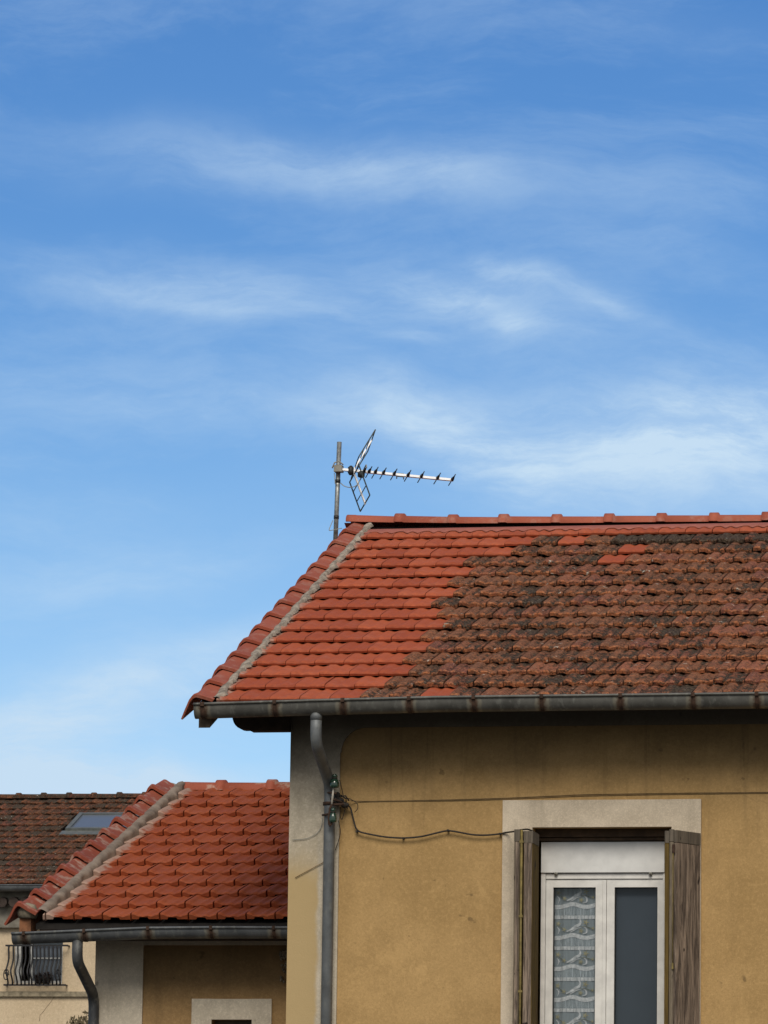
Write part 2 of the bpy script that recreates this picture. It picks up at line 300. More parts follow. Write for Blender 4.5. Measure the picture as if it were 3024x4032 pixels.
m, t = new_mat('curtain_voile'); co = obj_co(t)
tr = t.n('ShaderNodeBsdfTransparent'); df = t.n('ShaderNodeBsdfDiffuse'); t.set(df.inputs[0], (0.56, 0.64, 0.68)); tl = t.n('ShaderNodeBsdfTranslucent'); t.set(tl.inputs[0], (0.5, 0.55, 0.58))
ad = t.n('ShaderNodeMixShader'); ad.inputs[0].default_value = 0.25; t.t.links.new(df.outputs[0], ad.inputs[1]); t.t.links.new(tl.outputs[0], ad.inputs[2])
mx = t.n('ShaderNodeMixShader'); t.set(mx.inputs[0], t.math('ADD', 0.74, t.math('MULTIPLY', t.noise(co, 30, 3, 0.6, 0, (3, 1, 0.2)), 0.22))); t.t.links.new(tr.outputs[0], mx.inputs[1]); t.t.links.new(ad.outputs[0], mx.inputs[2])
t.t.links.new(mx.outputs[0], t.n('ShaderNodeOutputMaterial').inputs[0]); VOILE = m
m, t = new_mat('curtain_ruffle_gauze'); co = obj_co(t)
tr = t.n('ShaderNodeBsdfTransparent'); df = t.n('ShaderNodeBsdfDiffuse'); t.set(df.inputs[0], (0.72, 0.79, 0.83))
mx = t.n('ShaderNodeMixShader'); t.set(mx.inputs[0], t.step(t.noise(co, 55, 4, 0.65, 0, (3, 1, 0.14)), 0.36, 0.70)); t.t.links.new(tr.outputs[0], mx.inputs[1]); t.t.links.new(df.outputs[0], mx.inputs[2])
t.t.links.new(mx.outputs[0], t.n('ShaderNodeOutputMaterial').inputs[0]); GAUZE = m
LACE = plain('white_lace', (0.90, 0.94, 0.96), 0.9, var=0.25, scale=60)
LACEY = plain('yellow_embroidery', (0.55, 0.50, 0.30), 0.9, var=0.3, scale=50)
LACEG = plain('grey_green_embroidery', (0.26, 0.28, 0.22), 0.9, var=0.3, scale=50)
m, t = new_mat('asphalt'); co = obj_co(t)
GROUND = finish(m, t, t.mix(t.step(t.noise(co, 0.6, 6, 0.6), 0.3, 0.7), (0.045, 0.043, 0.04), (0.07, 0.067, 0.062)), 0.95, t.bump(t.noise(co, 30, 4, 0.6), 0.4, 0.01))
LEAF = plain('dry_leaf', (0.16, 0.13, 0.07), 0.9, var=0.4); TWIG = plain('twig_bark', (0.12, 0.09, 0.06), 0.9)
FLOWER = plain('dark_pot_plant', (0.03, 0.018, 0.016), 0.9, var=0.5); POT = plain('dark_pot', (0.03, 0.022, 0.02), 0.8)

# ------------------------------------------------------------------ mesh builder
class MB:
    def __init__(s): s.v = []; s.f = []; s.fm = []; s.sm = []; s.at = {}
    def add(s, vs, fs, mi=0, smooth=False, **attrs):
        o = len(s.v)
        for k in attrs:
            if k not in s.at: s.at[k] = [0.0]*o
        s.v += [tuple(map(float, p)) for p in vs]
        for k in s.at: s.at[k] += list(attrs[k]) if k in attrs else [0.0]*len(vs)
        s.f += [tuple(o+i for i in f) for f in fs]; s.fm += [mi]*len(fs); s.sm += [smooth]*len(fs)
        return s
    def box(s, x0, x1, y0, y1, z0, z1, mi=0):
        v = [(x, y, z) for z in (z0, z1) for y in (y0, y1) for x in (x0, x1)]
        return s.add(v, [(0, 2, 3, 1), (4, 5, 7, 6), (0, 1, 5, 4), (2, 6, 7, 3), (0, 4, 6, 2), (1, 3, 7, 5)], mi)
    def prism(s, poly, a, b, mi=0, smooth=False):       # poly: 3-D points, swept by vectors a..b
        n = len(poly); a = np.array(a); b = np.array(b)
        v = [np.array(p)+a for p in poly] + [np.array(p)+b for p in poly]
        f = [tuple(range(n))[::-1], tuple(range(n, 2*n))] + [(i, (i+1) % n, n+(i+1) % n, n+i) for i in range(n)]
        return s.add(v, f, mi, smooth)
    def tube(s, pts, r, n=8, mi=0, caps=True, **at):
        pts = [np.array(p, float) for p in pts]; rs = r if isinstance(r, (list, tuple)) else [r]*len(pts)
        vs = []; up = None
        for i, p in enumerate(pts):
            d = pts[min(i+1, len(pts)-1)] - pts[max(i-1, 0)]; d = d/(np.linalg.norm(d)+1e-12)
            if up is None:
                up = np.array([0, 0, 1.0]) if abs(d[2]) < 0.9 else np.array([0, 1.0, 0])
            x = np.cross(up, d); x /= np.linalg.norm(x); y = np.cross(d, x); up = y
            for k in range(n):
                a = 2*math.pi*k/n; vs.append(p + rs[i]*(math.cos(a)*x + math.sin(a)*y))
        m = len(pts)
        fs = [(i*n+k, i*n+(k+1) % n, (i+1)*n+(k+1) % n, (i+1)*n+k) for i in range(m-1) for k in range(n)]
        s.add(vs, fs, mi, True, **at)
        if caps:
            o = len(s.v); s.f += [tuple(range(o-m*n, o-m*n+n))[::-1], tuple(range(o-n, o))]; s.fm += [mi]*2; s.sm += [False]*2
        return s
    def lathe(s, prof, c, axis=(0, 0, 1), n=14, mi=0):   # prof: (radius, height)
        ax = np.array(axis, float); ax /= np.linalg.norm(ax); h = np.array([1.0, 0, 0]) if abs(ax[0]) < 0.9 else np.array([0, 1.0, 0])
        x = np.cross(h, ax); x /= np.linalg.norm(x); y = np.cross(ax, x); c = np.array(c, float)
        vs = [c + ax*z + r*(math.cos(2*math.pi*k/n)*x + math.sin(2*math.pi*k/n)*y) for r, z in prof for k in range(n)]
        fs = [(i*n+k, i*n+(k+1) % n, (i+1)*n+(k+1) % n, (i+1)*n+k) for i in range(len(prof)-1) for k in range(n)]
        fs += [tuple(range(n))[::-1], tuple(range((len(prof)-1)*n, len(prof)*n))]
        return s.add(vs, fs, mi, True)
    def grid(s, P, mi=0, smooth=True, **at):              # P[i][j] points
        ni, nj = len(P), len(P[0]); vs = [p for row in P for p in row]
        fs = [(i*nj+j, i*nj+j+1, (i+1)*nj+j+1, (i+1)*nj+j) for i in range(ni-1) for j in range(nj-1)]
        return s.add(vs, fs, mi, smooth, **at)
    def build(s, name, mats, parent=None, label=None, kind=None):
        me = bpy.data.meshes.new(name); me.from_pydata(s.v, [], s.f); me.update()
        for m_ in (mats if isinstance(mats, (list, tuple)) else [mats]): me.materials.append(m_)
        me.polygons.foreach_set('material_index', s.fm); me.polygons.foreach_set('use_smooth', s.sm)
        for k, a in s.at.items():
            la = me.attributes.new(k, 'FLOAT', 'POINT'); la.data.foreach_set('value', a)
        o = bpy.data.objects.new(name, me); COL.objects.link(o)
        if parent is not None:
            o.parent = parent
            if parent.type == 'EMPTY': o.location = -parent.location      # vertices are written in world coordinates
        if label: o['label'] = label
        if kind: o['kind'] = kind
        return o
def thing(name, loc, label, cat, group=None):
    o = bpy.data.objects.new(name, None); COL.objects.link(o); o.location = loc; o.empty_display_size = 0.2
    o['label'] = label; o['category'] = cat
    if group: o['group'] = group
    return o
def tag(o, label, cat, group=None):
    o['label'] = label; o['category'] = cat
    if group: o['group'] = group
    return o

# ------------------------------------------------------------------ roofs
def knots(ks):
    xs = [k[0] for k in ks]; ys = [k[1] for k in ks]
    def f(u):
        u = np.clip(np.asarray(u, float), 0, 1); i = np.clip(np.searchsorted(xs, u, 'right')-1, 0, len(xs)-2)
        x0 = np.take(xs, i); x1 = np.take(xs, i+1); y0 = np.take(ys, i); y1 = np.take(ys, i+1); q = (u-x0)/(x1-x0)
        return y0 + (y1-y0)*(1-np.cos(math.pi*q))/2
    return f
PROF_N = knots([(0, .80), (.05, 1), (.20, 1), (.40, 0.0), (.58, .85), (.80, 0.0), (1.0, .78)])
PROF_O = knots([(0, .75), (.06, 1), (.22, .95), (.38, 0.05), (.50, .55), (.62, .60), (.78, 0.0), (.90, .45), (.94, .25), (1.0, .55)])
PROF_W = knots([(0, 1.0), (.07, 1.0), (.27, .20), (.42, .05), (.58, .42), (.74, .08), (.88, .55), (1.0, .90)])
class Slope:
    def __init__(s, O, gc, gs):
        s.O = np.array(O, float); s.g = math.hypot(gc, gs); s.es = np.array([0, gc, gs])/s.g; s.en = np.array([0, -gs, gc])/s.g; s.ex = np.array([1.0, 0, 0])
    def p(s, X, sl, n=0.0): return s.O*np.array([0, 1, 1]) + np.array([X, 0, 0]) + s.es*sl + s.en*n
    def x_at(s, r, px):                            # X along the lower edge of row r that the survey shows at px
        a = project(s.p(0, r*s.g)); b = project(s.p(4, r*s.g)); return 4*(px-a[0])/(b[0]-a[0])
def put_tile(mb, S, X0, wd, r, kind, xclip=None, coarse=False, mi=0, lime=None, soot=0.0):
    if kind == 'new': pf, H, t, gap, nu = PROF_N, .013, .038, .0045, 25
    elif kind == 'old': pf, H, t, gap, nu = PROF_O, .019, .038, .0085, 23
    else: pf, H, t, gap, nu = PROF_W, .023, .033, .0115, 25
    if coarse: nu = 11
    us = np.linspace(0, 1, nu); L = S.g + 0.045
    vs = np.array([0, .006, .016, .040, .10, .20, S.g-.02, L]) if not coarse else np.array([0, .012, .18, L])
    x = us*(wd-gap); h = pf(us)*H
    jr, jl, js, jt = (0, 0, 0, 0)
    if kind == 'old': jr, jl, js, jt = random.gauss(0, .010), random.gauss(0, .0035), random.gauss(0, .006), random.gauss(0, .006)
    else: jr, jl, js, jt = random.gauss(0, .004), random.gauss(0, .0016), random.gauss(0, .0028), random.gauss(0, .002)
    base_s = r*S.g + js
    def lift(v): return t*(1 - v/S.g) + jl
    relief = (lambda v: 1.0 - 0.78*max(0, 1-v/.05)) if kind == 'new' else (lambda v: 1.0 - 0.15*max(0, 1-v/.05))
    def pt(xx, v, n):
        X = X0 + xx - jr*(v-.15); sl = base_s + v + jr*(xx-wd/2)
        if xclip is not None: X = max(X, xclip)
        return S.p(X, sl, n + jt*(xx/wd-.5))
    tid = random.random(); gr = max(random.random(), soot)
    P = [[pt(x[i], v, lift(v) + h[i]*relief(v) - (.010 if v == 0 else .0035 if v == .006 else 0)) for i in range(nu)] for v in vs]
    n_all = nu*len(vs); val = np.tile(1-pf(us), len(vs))
    def lm(P): return [0.0]*sum(len(q) for q in P) if lime is None else [lime(p) for q in P for p in q]
    mb.grid(P, mi, True, tid=[tid]*n_all, grime=[gr]*n_all, valley=list(val), nose=[x_ for v in vs for x_ in [max(0, 1-v/.03)]*nu], lime=lm(P))
    if kind == 'new': bot = np.full(nu, .0145) + jl
    elif kind == 'old': bot = np.maximum(.010, h + lift(0) - .036)
    else: bot = np.where((us > .25) & (us < .62), .0195, .0055) + jl
    Q = [[pt(x[i], 0.003, bot[i]) for i in range(nu)], [pt(x[i], 0, lift(0) + h[i]*relief(0) - .010) for i in range(nu)]]
    mb.grid(Q, mi, False, tid=[tid]*2*nu, grime=[gr]*2*nu, valley=[.3]*2*nu, nose=[.8]*nu+[1.0]*nu, lime=lm(Q))
    for i in (0, nu-1):
        Q = [[pt(x[i], v, lift(v) + h[i]*relief(v) - (.010 if v == 0 else .0035 if v == .006 else 0)) for v in vs], [pt(x[i], v, min(bot[i], lift(v)) - .012*(v > 0)) for v in vs]]
        mb.grid(Q, mi, False, tid=[tid]*2*len(vs), grime=[gr]*2*len(vs), valley=[.6]*2*len(vs), lime=lm(Q))
def verge_caps(mb, S, Xa, s0, s1, n, sec, flare=1.10, thick=.016):
    L = (s1-s0)/n
    for k in range(n):
        a = s0 + k*L; b = a + L + .05; tid = random.random(); js = random.gauss(0, .004); jx = random.gauss(0, .004)
        def ring(s_, sc, dn, inner=0):
            return [S.p(Xa + jx + x*sc, s_, nn*sc + dn - inner) for x, nn in sec]
        rows = [ring(a+js, flare, .014), ring(a+js+.055, flare*0.99, .014), ring(a+js+.085, 1.0, .004), ring(b, .93, -.012)]
        m_ = len(sec)
        mb.grid(rows, 0, True, tid=[tid]*4*m_, lime=[0.0]*4*m_)
        inn = [ring(a+js, flare*.90, .014-thick), ring(b, .85, -.030)]
        mb.grid(inn, 0, True, tid=[tid]*2*m_, lime=[0.0]*2*m_)
        mb.grid([rows[0], inn[0]], 0, False, tid=[tid]*2*m_, lime=[0.0]*2*m_)
        for e in (0, -1): mb.grid([[q[e] for q in (rows[0], rows[3])], [q[e] for q in inn]], 0, False, tid=[tid]*4, lime=[0.0]*4)
def ridge_caps(mb, xs, Yc, zf, hw, hh, collar=1.32):
    na = 11; collar0 = collar
    def ring(x, k, dz=0):
        return [(x, Yc - hw*k*math.cos(math.pi*i/(na-1)), zf(x) + dz + (hh*k)*math.sin(math.pi*i/(na-1))**0.8) for i in range(na)]
    for a, b in zip(xs[:-1], xs[1:]):
        tid = random.random(); dz = random.gauss(0, .003)
        collar = collar0 if a != xs[0] else 1.06
        st = [(a-.035, 1.0), (a-.034, collar), (a+.035, collar), (a+.043, 1.03), (b-.02, .97)]
        rows = [ring(x, k, dz) for x, k in st]
        mb.grid(rows, 0, True, tid=[tid]*len(st)*na, grime=[.9]*len(st)*na, lime=[0.0]*len(st)*na)
        mb.grid([ring(a-.034, collar, dz), ring(a-.034, .86, dz)], 0, False, tid=[tid]*2*na, lime=[0.0]*2*na)
        mb.grid([ring(b-.02, .97, dz), ring(b-.02, .80, dz), ring(a-.034, .86, dz)], 0, True, tid=[tid]*3*na, lime=[0.0]*3*na)
def gutter_mesh(path, rust_x, a=.07, b=.095, thick=.004):
    mb = MB(); xs = []
    px = [p[0] for p in path]; zf = lambda x: float(np.interp(x, px, [p[2] for p in path])); y0 = path[0][1]
    x = px[0]
    while x < px[-1]: xs.append(x); x += .03
    xs.append(px[-1]); na = 15
    def sec(x, s_): return [(x, y0 + a - a*s_*math.cos(math.pi*i/(na-1)), zf(x) - b*s_*math.sin(math.pi*i/(na-1))**.85) for i in range(na)]
    rs = [max([math.exp(-((x-q)/.045)**2) for q in rust_x]+[0]) for x in xs]
    mb.grid([sec(x, 1) for x in xs], 0, True, rust=[r_ for r_ in rs for _ in range(na)])
    mb.grid([sec(x, 1-thick/a) for x in xs], 0, True, rust=[r_ for r_ in rs for _ in range(na)])
    mb.tube([(x, y0-.004, zf(x)+.004) for x in xs], .0105, 8, rust=[0.0]*len(xs)*8)
    for xe in (xs[0], xs[-1]): mb.add(sec(xe, 1), [tuple(range(na))], 0, False)
    return mb, zf, sec
def strap(mb, sec, x, wd=.026):
    A = [[(p[0]+dx, y0, z0) for p, (_, y0, z0) in zip(sec(x, s_), sec(x, s_))] for dx, s_ in ((-wd/2, 1.035), (wd/2, 1.035))]
    mb.grid(A, 0, True)
    mb.grid([[(p[0], p[1], p[2]) for p in sec(x-wd/2, .97)], A[0]], 0, False); mb.grid([A[1], [(p[0], p[1], p[2]) for p in sec(x+wd/2, .97)]], 0, False)
    q = sec(x, 1)[0]; mb.box(x-wd/2, x+wd/2, q[1]-.017, q[1]+.012, q[2]-.012, q[2]+.017)
def arc_pts(pts, n=6, rad=.08):                # rounds the corners of a polyline
    pts = [np.array(p, float) for p in pts]; out = [pts[0]]
    for a, b, c in zip(pts, pts[1:], pts[2:]):
        d1 = (a-b)/np.linalg.norm(a-b); d2 = (c-b)/np.linalg.norm(c-b); k = min(rad, np.linalg.norm(a-b)*.45, np.linalg.norm(c-b)*.45)
        for i in range(n+1):
            q = i/n; out.append((1-q)**2*(b+d1*k) + 2*q*(1-q)*b + q*q*(b+d2*k))
    return out+[pts[-1]]
def mortar(mb, S, X0, X1, s0, s1, nl, nr, wob=.022, base=None):
    n = int((s1-s0)/.03); nx = 7; P = []; ph = rng.uniform(0, 9, 6)
    for i in range(n+1):
        s_ = s0 + (s1-s0)*i/n
        w1 = wob*(math.sin(s_*5.3+ph[0])*.35 + math.sin(s_*17+ph[1])*.25 + rng.normal()*.30 + (.9 if rng.random() < .06 else 0)); w0 = .3*wob*math.sin(s_*17+ph[2])
        row = []
        for j in range(nx):
            q = j/(nx-1); X = X0+w0 + (X1+w1-X0-w0)*q
            nn = nl + (nr-nl)*q + .010*math.sin(math.pi*q) + rng.normal()*.0016
            if j in (nx-1,): nn = nr-.02
            row.append(S.p(X, s_, nn))
        P.append(row)
    mb.grid(P, 0, True)

# ================================================================== THE PLACE
g = MB().add([(-900, -900, 0), (900, -900, 0), (900, 900, 0), (-900, 900, 0)], [(0, 1, 2, 3)])
g.build('ground', GROUND, kind='structure')

# ------------------------------------------------------------------ the big ochre house
GC, GS = 0.3381770568835125, 0.13090829526070769
SM = Slope((0, 0, ZO), GC, GS); TW = .22
YW = 0.50; YR = 5.62; XL = at(1150, 3200, .48)[0]; XR = 9.0; YB = 2*YR-YW
house = thing('main_house', ((XL+XR)/2, (YW+YB)/2, 0), 'two storey ochre house with half new red, half mossy brown tiled gable roof', 'house')
def roof_z(Y, n=0): return ZO + (Y if Y <= YR else 2*YR-Y)*GS/GC + n
WZ1 = ZO - .86 + 0; OX0, OX1 = 2.164, 3.168; OZ1 = at(2370, 3256, .47)[2]; OZ0 = OZ1 - 2.05
mb = MB(); zt = roof_z(YW) - .06
mb.box(XL, OX0, YW, YW+.28, 0, zt); mb.box(OX1, XR, YW, YW+.28, 0, zt)
mb.box(OX0, OX1, YW, YW+.28, OZ1, zt-.003); mb.box(OX0, OX1, YW, YW+.28, 0.003, OZ0)
gp = [(0, YW+.28, 0), (0, YB-.28, 0), (0, YB-.28, zt), (0, YR, roof_z(YR)-.12), (0, YW+.28, zt)]
mb.prism(gp, (XL+.002, 0, 0), (XL+.28, 0, 0)); mb.prism(gp, (XR-.28, 0, 0), (XR-.002, 0, 0)); mb.box(XL, XR, YB-.28, YB, 0, zt)
mb.box(XL+.28, XR-.28, 2.6, 2.7, 0, zt)
mb.build('wall', OCHRE, house)
# pale corner pilaster and frieze with rounded inner corner
zf0 = at(2100, 2858, .48)[2]; xp = at(1337, 3100, .48)[0]; cen = at(1440, 2962, .48); rad = zf0 - cen[2]
prof = [(XL-.02, 0), (xp, 0), (xp, cen[2]-.0), (cen[0]-rad, cen[2])] + [(cen[0]-rad*math.cos(a), cen[2]+rad*math.sin(a)) for a in np.linspace(0, math.pi/2, 9)[1:]] + [(XR, zf0), (XR, zt+.03), (XL-.02, zt+.03)]
mb = MB(); mb.prism([(x, .48, z) for x, z in prof][::-1], (0, 0, 0), (0, .018, 0)); mb.box(XL-.02, XL-.001, .499, .80, 0, zt)
mb.build('corner_band', PALE, house, 'pale grey corner strip and frieze, soot and painted eave shade towards the top')
# roof
XV = -0.208; XRR = XR + .5
roof_m = MB(); deck = [(0, .03, roof_z(.03, -.034)), (0, YR, roof_z(YR, -.034)), (0, 2*YR+.02, roof_z(2*YR+.02, -.034)), (0, 2*YR+.02, roof_z(2*YR+.02, -.075)), (0, YR, roof_z(YR, -.075)), (0, .03, roof_z(.03, -.075))]
roof_m.prism(deck, (XV-.02, 0, 0), (XRR, 0, 0))
roof = roof_m.build('roof', UNDER, house)
b = MB(); b.add([(XV-.1, YR, roof_z(YR, .03)), (XRR, YR, roof_z(YR, .03)), (XRR, 2*YR+.1, roof_z(2*YR+.1, .03)), (XV-.1, 2*YR+.1, roof_z(2*YR+.1, .03))], [(0, 1, 2, 3)], tid=[.5]*4, lime=[0]*4)
b.build('rear_slope', CAPT, roof)
LIM = {0: 1431, 1: 1522, 2: 1612, 3: 1590, 4: 1680, 5: 1657, 6: 1745, 7: 1720, 8: 1701, 9: 1787, 10: 1766, 11: 1850, 12: 1829, 13: 2016, 14: 2097, 15: 9999}
EXTRA = {0: (1662, 1785), 12: (2348, 2457), 13: (2428, 2536), 14: (2195, 2310)}
new_m, old_m = MB(), MB(); XCL = XV + .145
limef = lambda p: max(0, 1-(p[0]-XCL)/.16)*.75
for r in range(16):
    ph = 0.0 if r % 2 else 0.5; xlim = SM.x_at(r, LIM[r]); X = (ph-2)*TW
    while X + TW*.5 < xlim and X < XRR-.2:
        if X + TW > XCL + .02: put_tile(new_m, SM, X, TW, r, 'new', xclip=XCL, lime=limef)
        X += TW
    while X < XRR-.2:
        wd = .2175 + random.gauss(0, .0012); pxl = project(SM.p(X+wd/2, r*SM.g))[0]
        if r in EXTRA and EXTRA[r][0] < pxl < EXTRA[r][1]:
            one = MB(); put_tile(one, SM, X, wd, r, 'new'); one.build('replacement_tile', NEWT, roof, 'single bright red tile among the old brown ones')
        else: put_tile(old_m, SM, X, wd, r, 'old', soot=(random.uniform(1.0, 1.45) if r == 14 and X > 1.9 else random.uniform(.6, 1.08) if (r < 3 or r in (7, 8)) and random.random() < .35 else 0))
        X += wd
new_m.build('roof_tiles', NEWT, roof, 'bright red new interlocking tiles')
old_m.build('roof_tiles', OLDT, roof, 'brown weathered mossy old tiles')
vc = MB(); SECT = [(-.108, -.105), (-.075, -.035), (-.045, .025), (-.022, .052), (.005, .062), (.035, .054), (.075, .042), (.122, .026)]
verge_caps(vc, SM, XV, -.035, 16.45*SM.g, 14, SECT); vc.build('verge_cap', CAPT, roof)
mo = MB(); mortar(mo, SM, XV+.108, XV+.166, .0, 16.3*SM.g, .036, .050); mo.build('mortar_strip', MORTAR, roof)
# ridge: wavy closure strip and caps
zr = lambda x: float(np.interp(x, [-.3, .05, 1.5, 3.0, 6], [2.182, 2.176, 2.158, 2.146, 2.140])) + ZO
fl = MB(); P = []
for i in range(int((XRR-0)/.012)):
    X = XV + .13 + i*.012; hgt = float(PROF_N(((X/TW) % 1.0)))*.021
    P.append([SM.p(X, 15.43*SM.g + .026*hgt/.021, .026+hgt*.45), SM.p(X, 15.435*SM.g + .026*hgt/.021, .032+hgt*.45), SM.p(X, 15.72*SM.g, .034+hgt*.15), SM.p(X, 15.94*SM.g, .026)])
fl.grid(P, 0, True, tid=[.5]*len(P)*4, lime=[.18]*len(P)*4); fl.build('ridge_closure_strip', plain('pinkish_closure_strip', (0.33, 0.105, 0.075), 0.7, var=0.15), roof)
colx = [at(p, 2045, YR)[0] for p in (1579, 1788, 1987, 2196, 2402, 2608, 2815, 3021)]; stp = (colx[-1]-colx[0])/7
xs = [XV-.03] + colx + [colx[-1]+stp*k for k in range(1, 13)]
rc = MB(); ridge_caps(rc, xs, YR, lambda x: zr(x) + (.012*max(0, (0.5-x)/.6)), .112, .068); rc.build('ridge_cap', CAPT, roof)
rb = MB(); rb.box(XV+.16, XRR, YR-.05, YR+.05, roof_z(YR, -.02), ZO+2.145); rb.build('ridge_batten', UNDER, roof)  # near-black colour stands in for the shade gap under the caps
# eaves timbers
ti = MB(); a0 = at(782, 2866, .02); a1 = at(826, 2866, .02)
bb = [(0, .02, a0[2]), (0, .02, ZO-.06), (0, YR, roof_z(YR, -.08)), (0, YR, roof_z(YR, -.08) - .12)]
ti.prism(bb, (a0[0], 0, 0), (a1[0], 0, 0)); ti.build('verge_rafter', plain('soiled_verge_timber', (0.16, 0.12, 0.085), 0.9, var=0.5), roof)
pu = MB(); pb = at(1050, 2877, .42)[2]; xs0 = at(914, 2840, .42)[0]; xs1 = at(985, 2877, .42)[0]; rr = (xs1-xs0)*.62
prf = [(XL-.02, pb), (xs1, pb), (xs1-.012, pb+.012)] + [(xs0+rr-rr*math.sin(a), pb+.012+rr*1.2-rr*1.2*math.cos(a)) for a in np.linspace(0, math.pi/2, 7)] + [(xs0, ZO+.10), (XL-.02, ZO+.10)]
pu.prism([(x, .42, z) for x, z in prf], (0, 0, 0), (0, .12, 0))
pu.build('purlin', DARKWOOD, roof)
for k in range(1, 6):
    pu = MB(); Yk = .42+k*.95; pu.box(XV+.09, XL-.022, Yk, Yk+.12, roof_z(Yk, -.21), roof_z(Yk, -.08)); pu.build('purlin', DARKWOOD, roof)
# gutter, brackets, downpipe
path = [tuple(at(px, py, -.145)) for px, py in ((762, 2775), (1220, 2760.7), (1720, 2747.7), (2524, 2738), (3024, 2732))]
path.append((XRR, -.145, path[-1][2]+.02))
br = [at(p, 2760, -.14)[0] for p in (1082, 1350, 1611, 1865, 2133, 2443, 2729, 2980)]; br += [br[-1]+.5*k for k in range(1, 9)]
gm, zg, sec = gutter_mesh(path, br + [path[0][0]+.07]); gut = gm.build('gutter', ZINC, house)
for x in br:
    s_ = MB(); strap(s_, sec, x); s_.build('gutter_bracket', RUST, gut)
s_ = MB(); strap(s_, sec, path[0][0]+.065, .03); s_.build('gutter_bracket', RUST, gut)
xd = at(1245, 2830, -.075)[0]
dp = MB(); pts = arc_pts([(xd, -.075, zg(xd)-.085), (xd, -.075, at(1245, 2925, -.075)[2]), (xd+.004, .425, at(1300, 3090, .425)[2]), (xd, .425, .1)], 8, .09)
dp.tube(pts, .041, 14, rust=[0.1]*len(pts)*14); dpo = dp.build('downpipe', PIPE, house)
cl_ = MB(); zc_ = at(1290, 3165, .425)[2]
for z_ in (zc_, zc_-2.2):
    cl_ = MB(); cl_.tube([(xd, .425, z_-.012), (xd, .425, z_+.012)], .047, 14); cl_.box(xd-.012, xd+.012, .46, .482, z_-.01, z_+.01); cl_.build('pipe_clamp', RUST, dpo)
cl_ = MB(); cl_.tube([(xd, -.075, zg(xd)-.07), (xd, -.075, zg(xd)-.13)], .0425, 14); cl_.build('outlet_spigot', PIPE, dpo)
# window surround, reveal, window
cw = lambda x, y, Y: at(1900+x/1.476, 3050+y/1.476, Y)
sx0, sx1, sz1 = cw(115, 400, .47)[0], cw(1269, 300, .47)[0], cw(690, 145, .47)[2]
mb = MB(); mb.box(sx0, OX0, .47, .499, OZ0-.25, sz1); mb.box(OX1, sx1, .47, .499, OZ0-.25, sz1); mb.box(OX0, OX1, .4705, .499, OZ1, sz1-.001); mb.box(OX0, OX1, .4705, .499, OZ0-.25, OZ0)
mb.build('window_surround', STONE, house, 'smooth pale stone coloured band round the window')
win = MB(); YF, YX = .70, .655
bx0, bx1 = cw(341, 480, YX)[0], cw(1057, 480, YX)[0]; bz1, bz0 = cw(700, 391, YX)[2], cw(700, 568, YX)[2]
fx0, fx1 = cw(343, 800, YF)[0], cw(1052, 800, YF)[0]; fz1 = cw(700, 600, YF)[2]; fz0 = OZ0+.02
wx0, wx1 = cw(366, 800, YF-.02)[0], cw(1049, 800, YF-.02)[0]
win.box(fx0, wx0, YF-.03, YF+.05, fz0, bz0-.003); win.box(wx1, fx1+.02, YF-.03, YF+.05, fz0, bz0-.003); win.box(wx0, wx1, YF+.012, YF+.05, fz1-.06, bz0-.004); win.box(wx0, wx1, YF+.012, YF+.05, fz0, fz0+.06)
wino = win.build('window', PVC, house, 'white two leaf window with roller shutter box')
q = MB(); q.box(bx0, bx1, YX, YF+.10, bz0, bz1); q.build('roller_shutter_box', BOXM, wino)
q = MB(); sz = cw(700, 605, YF-.02)[2]; q.box(wx0+.002, wx1-.002, YF-.022, YF-.008, sz, bz0-.006); q.build('shutter_end_slat', PVC, wino)
for x_ in (428, 977):
    p = cw(x_, 577, YF-.03); q = MB(); q.lathe([(.013, 0), (.013, .022), (.008, .026)], (p[0], YF-.022, p[2]), (0, -1, 0)); q.lathe([(.005, 0), (.004, .01)], (p[0], YF-.048, p[2]), (0, -1, 0)); q.build('shutter_stop', GREYPL, wino)
q = MB(); q.box(OX0+.004, OX1-.004, .60, .66, cw(700, 360, .60)[2], OZ1-.002); q.box(OX0+.004, OX1-.004, .63, .70, bz1+.008, cw(700, 360, .60)[2]-.004); q.build('head_board', BROWNB, wino)
gz1 = cw(530, 656, YF)[2]; st0 = fz1-.012
def sash(xa, ga, gb, xb):
    s_ = MB(); y0, y1 = YF-.012, YF+.045
    s_.box(xa, ga, y0, y1, fz0+.03, st0); s_.box(gb, xb, y0, y1, fz0+.03, st0); s_.box(ga, gb, y0+.001, y1, gz1, st0-.001); s_.box(ga, gb, y0+.001, y1, fz0+.03, fz0+.10)
    s_.build('sash', PVC, wino)
    e = MB(); d = .005
    for x0_, x1_, z0_, z1_ in ((ga, ga+d, fz0+.1, gz1), (gb-d, gb, fz0+.1, gz1), (ga+d, gb-d, gz1-d, gz1)): e.box(x0_, x1_, YF+.006, YF+.03, z0_, z1_)
    e.build('glazing_seal', SEAL, wino)
    p_ = MB(); p_.add([(ga, YF+.02, fz0+.1), (gb, YF+.02, fz0+.1), (gb, YF+.02, gz1), (ga, YF+.02, gz1)], [(0, 1, 2, 3)]); p_.build('pane', GLASS, wino)
X_ = lambda x: cw(x, 900, YF-.012)[0]
sash(X_(368), X_(409), X_(656), X_(697)); sash(X_(721), X_(766), X_(1016), X_(1049))
q = MB(); q.box(X_(699), X_(719), YF-.024, YF+.04, fz0+.03, st0-.004); q.build('centre_mullion', PVC, wino)
q = MB(); q.add([(X_(740), YF+.075, fz0), (X_(1052), YF+.075, fz0), (X_(1052), YF+.075, gz1+.03), (X_(740), YF+.075, gz1+.03)], [(0, 1, 2, 3)]); q.build('blind', BLIND, wino)
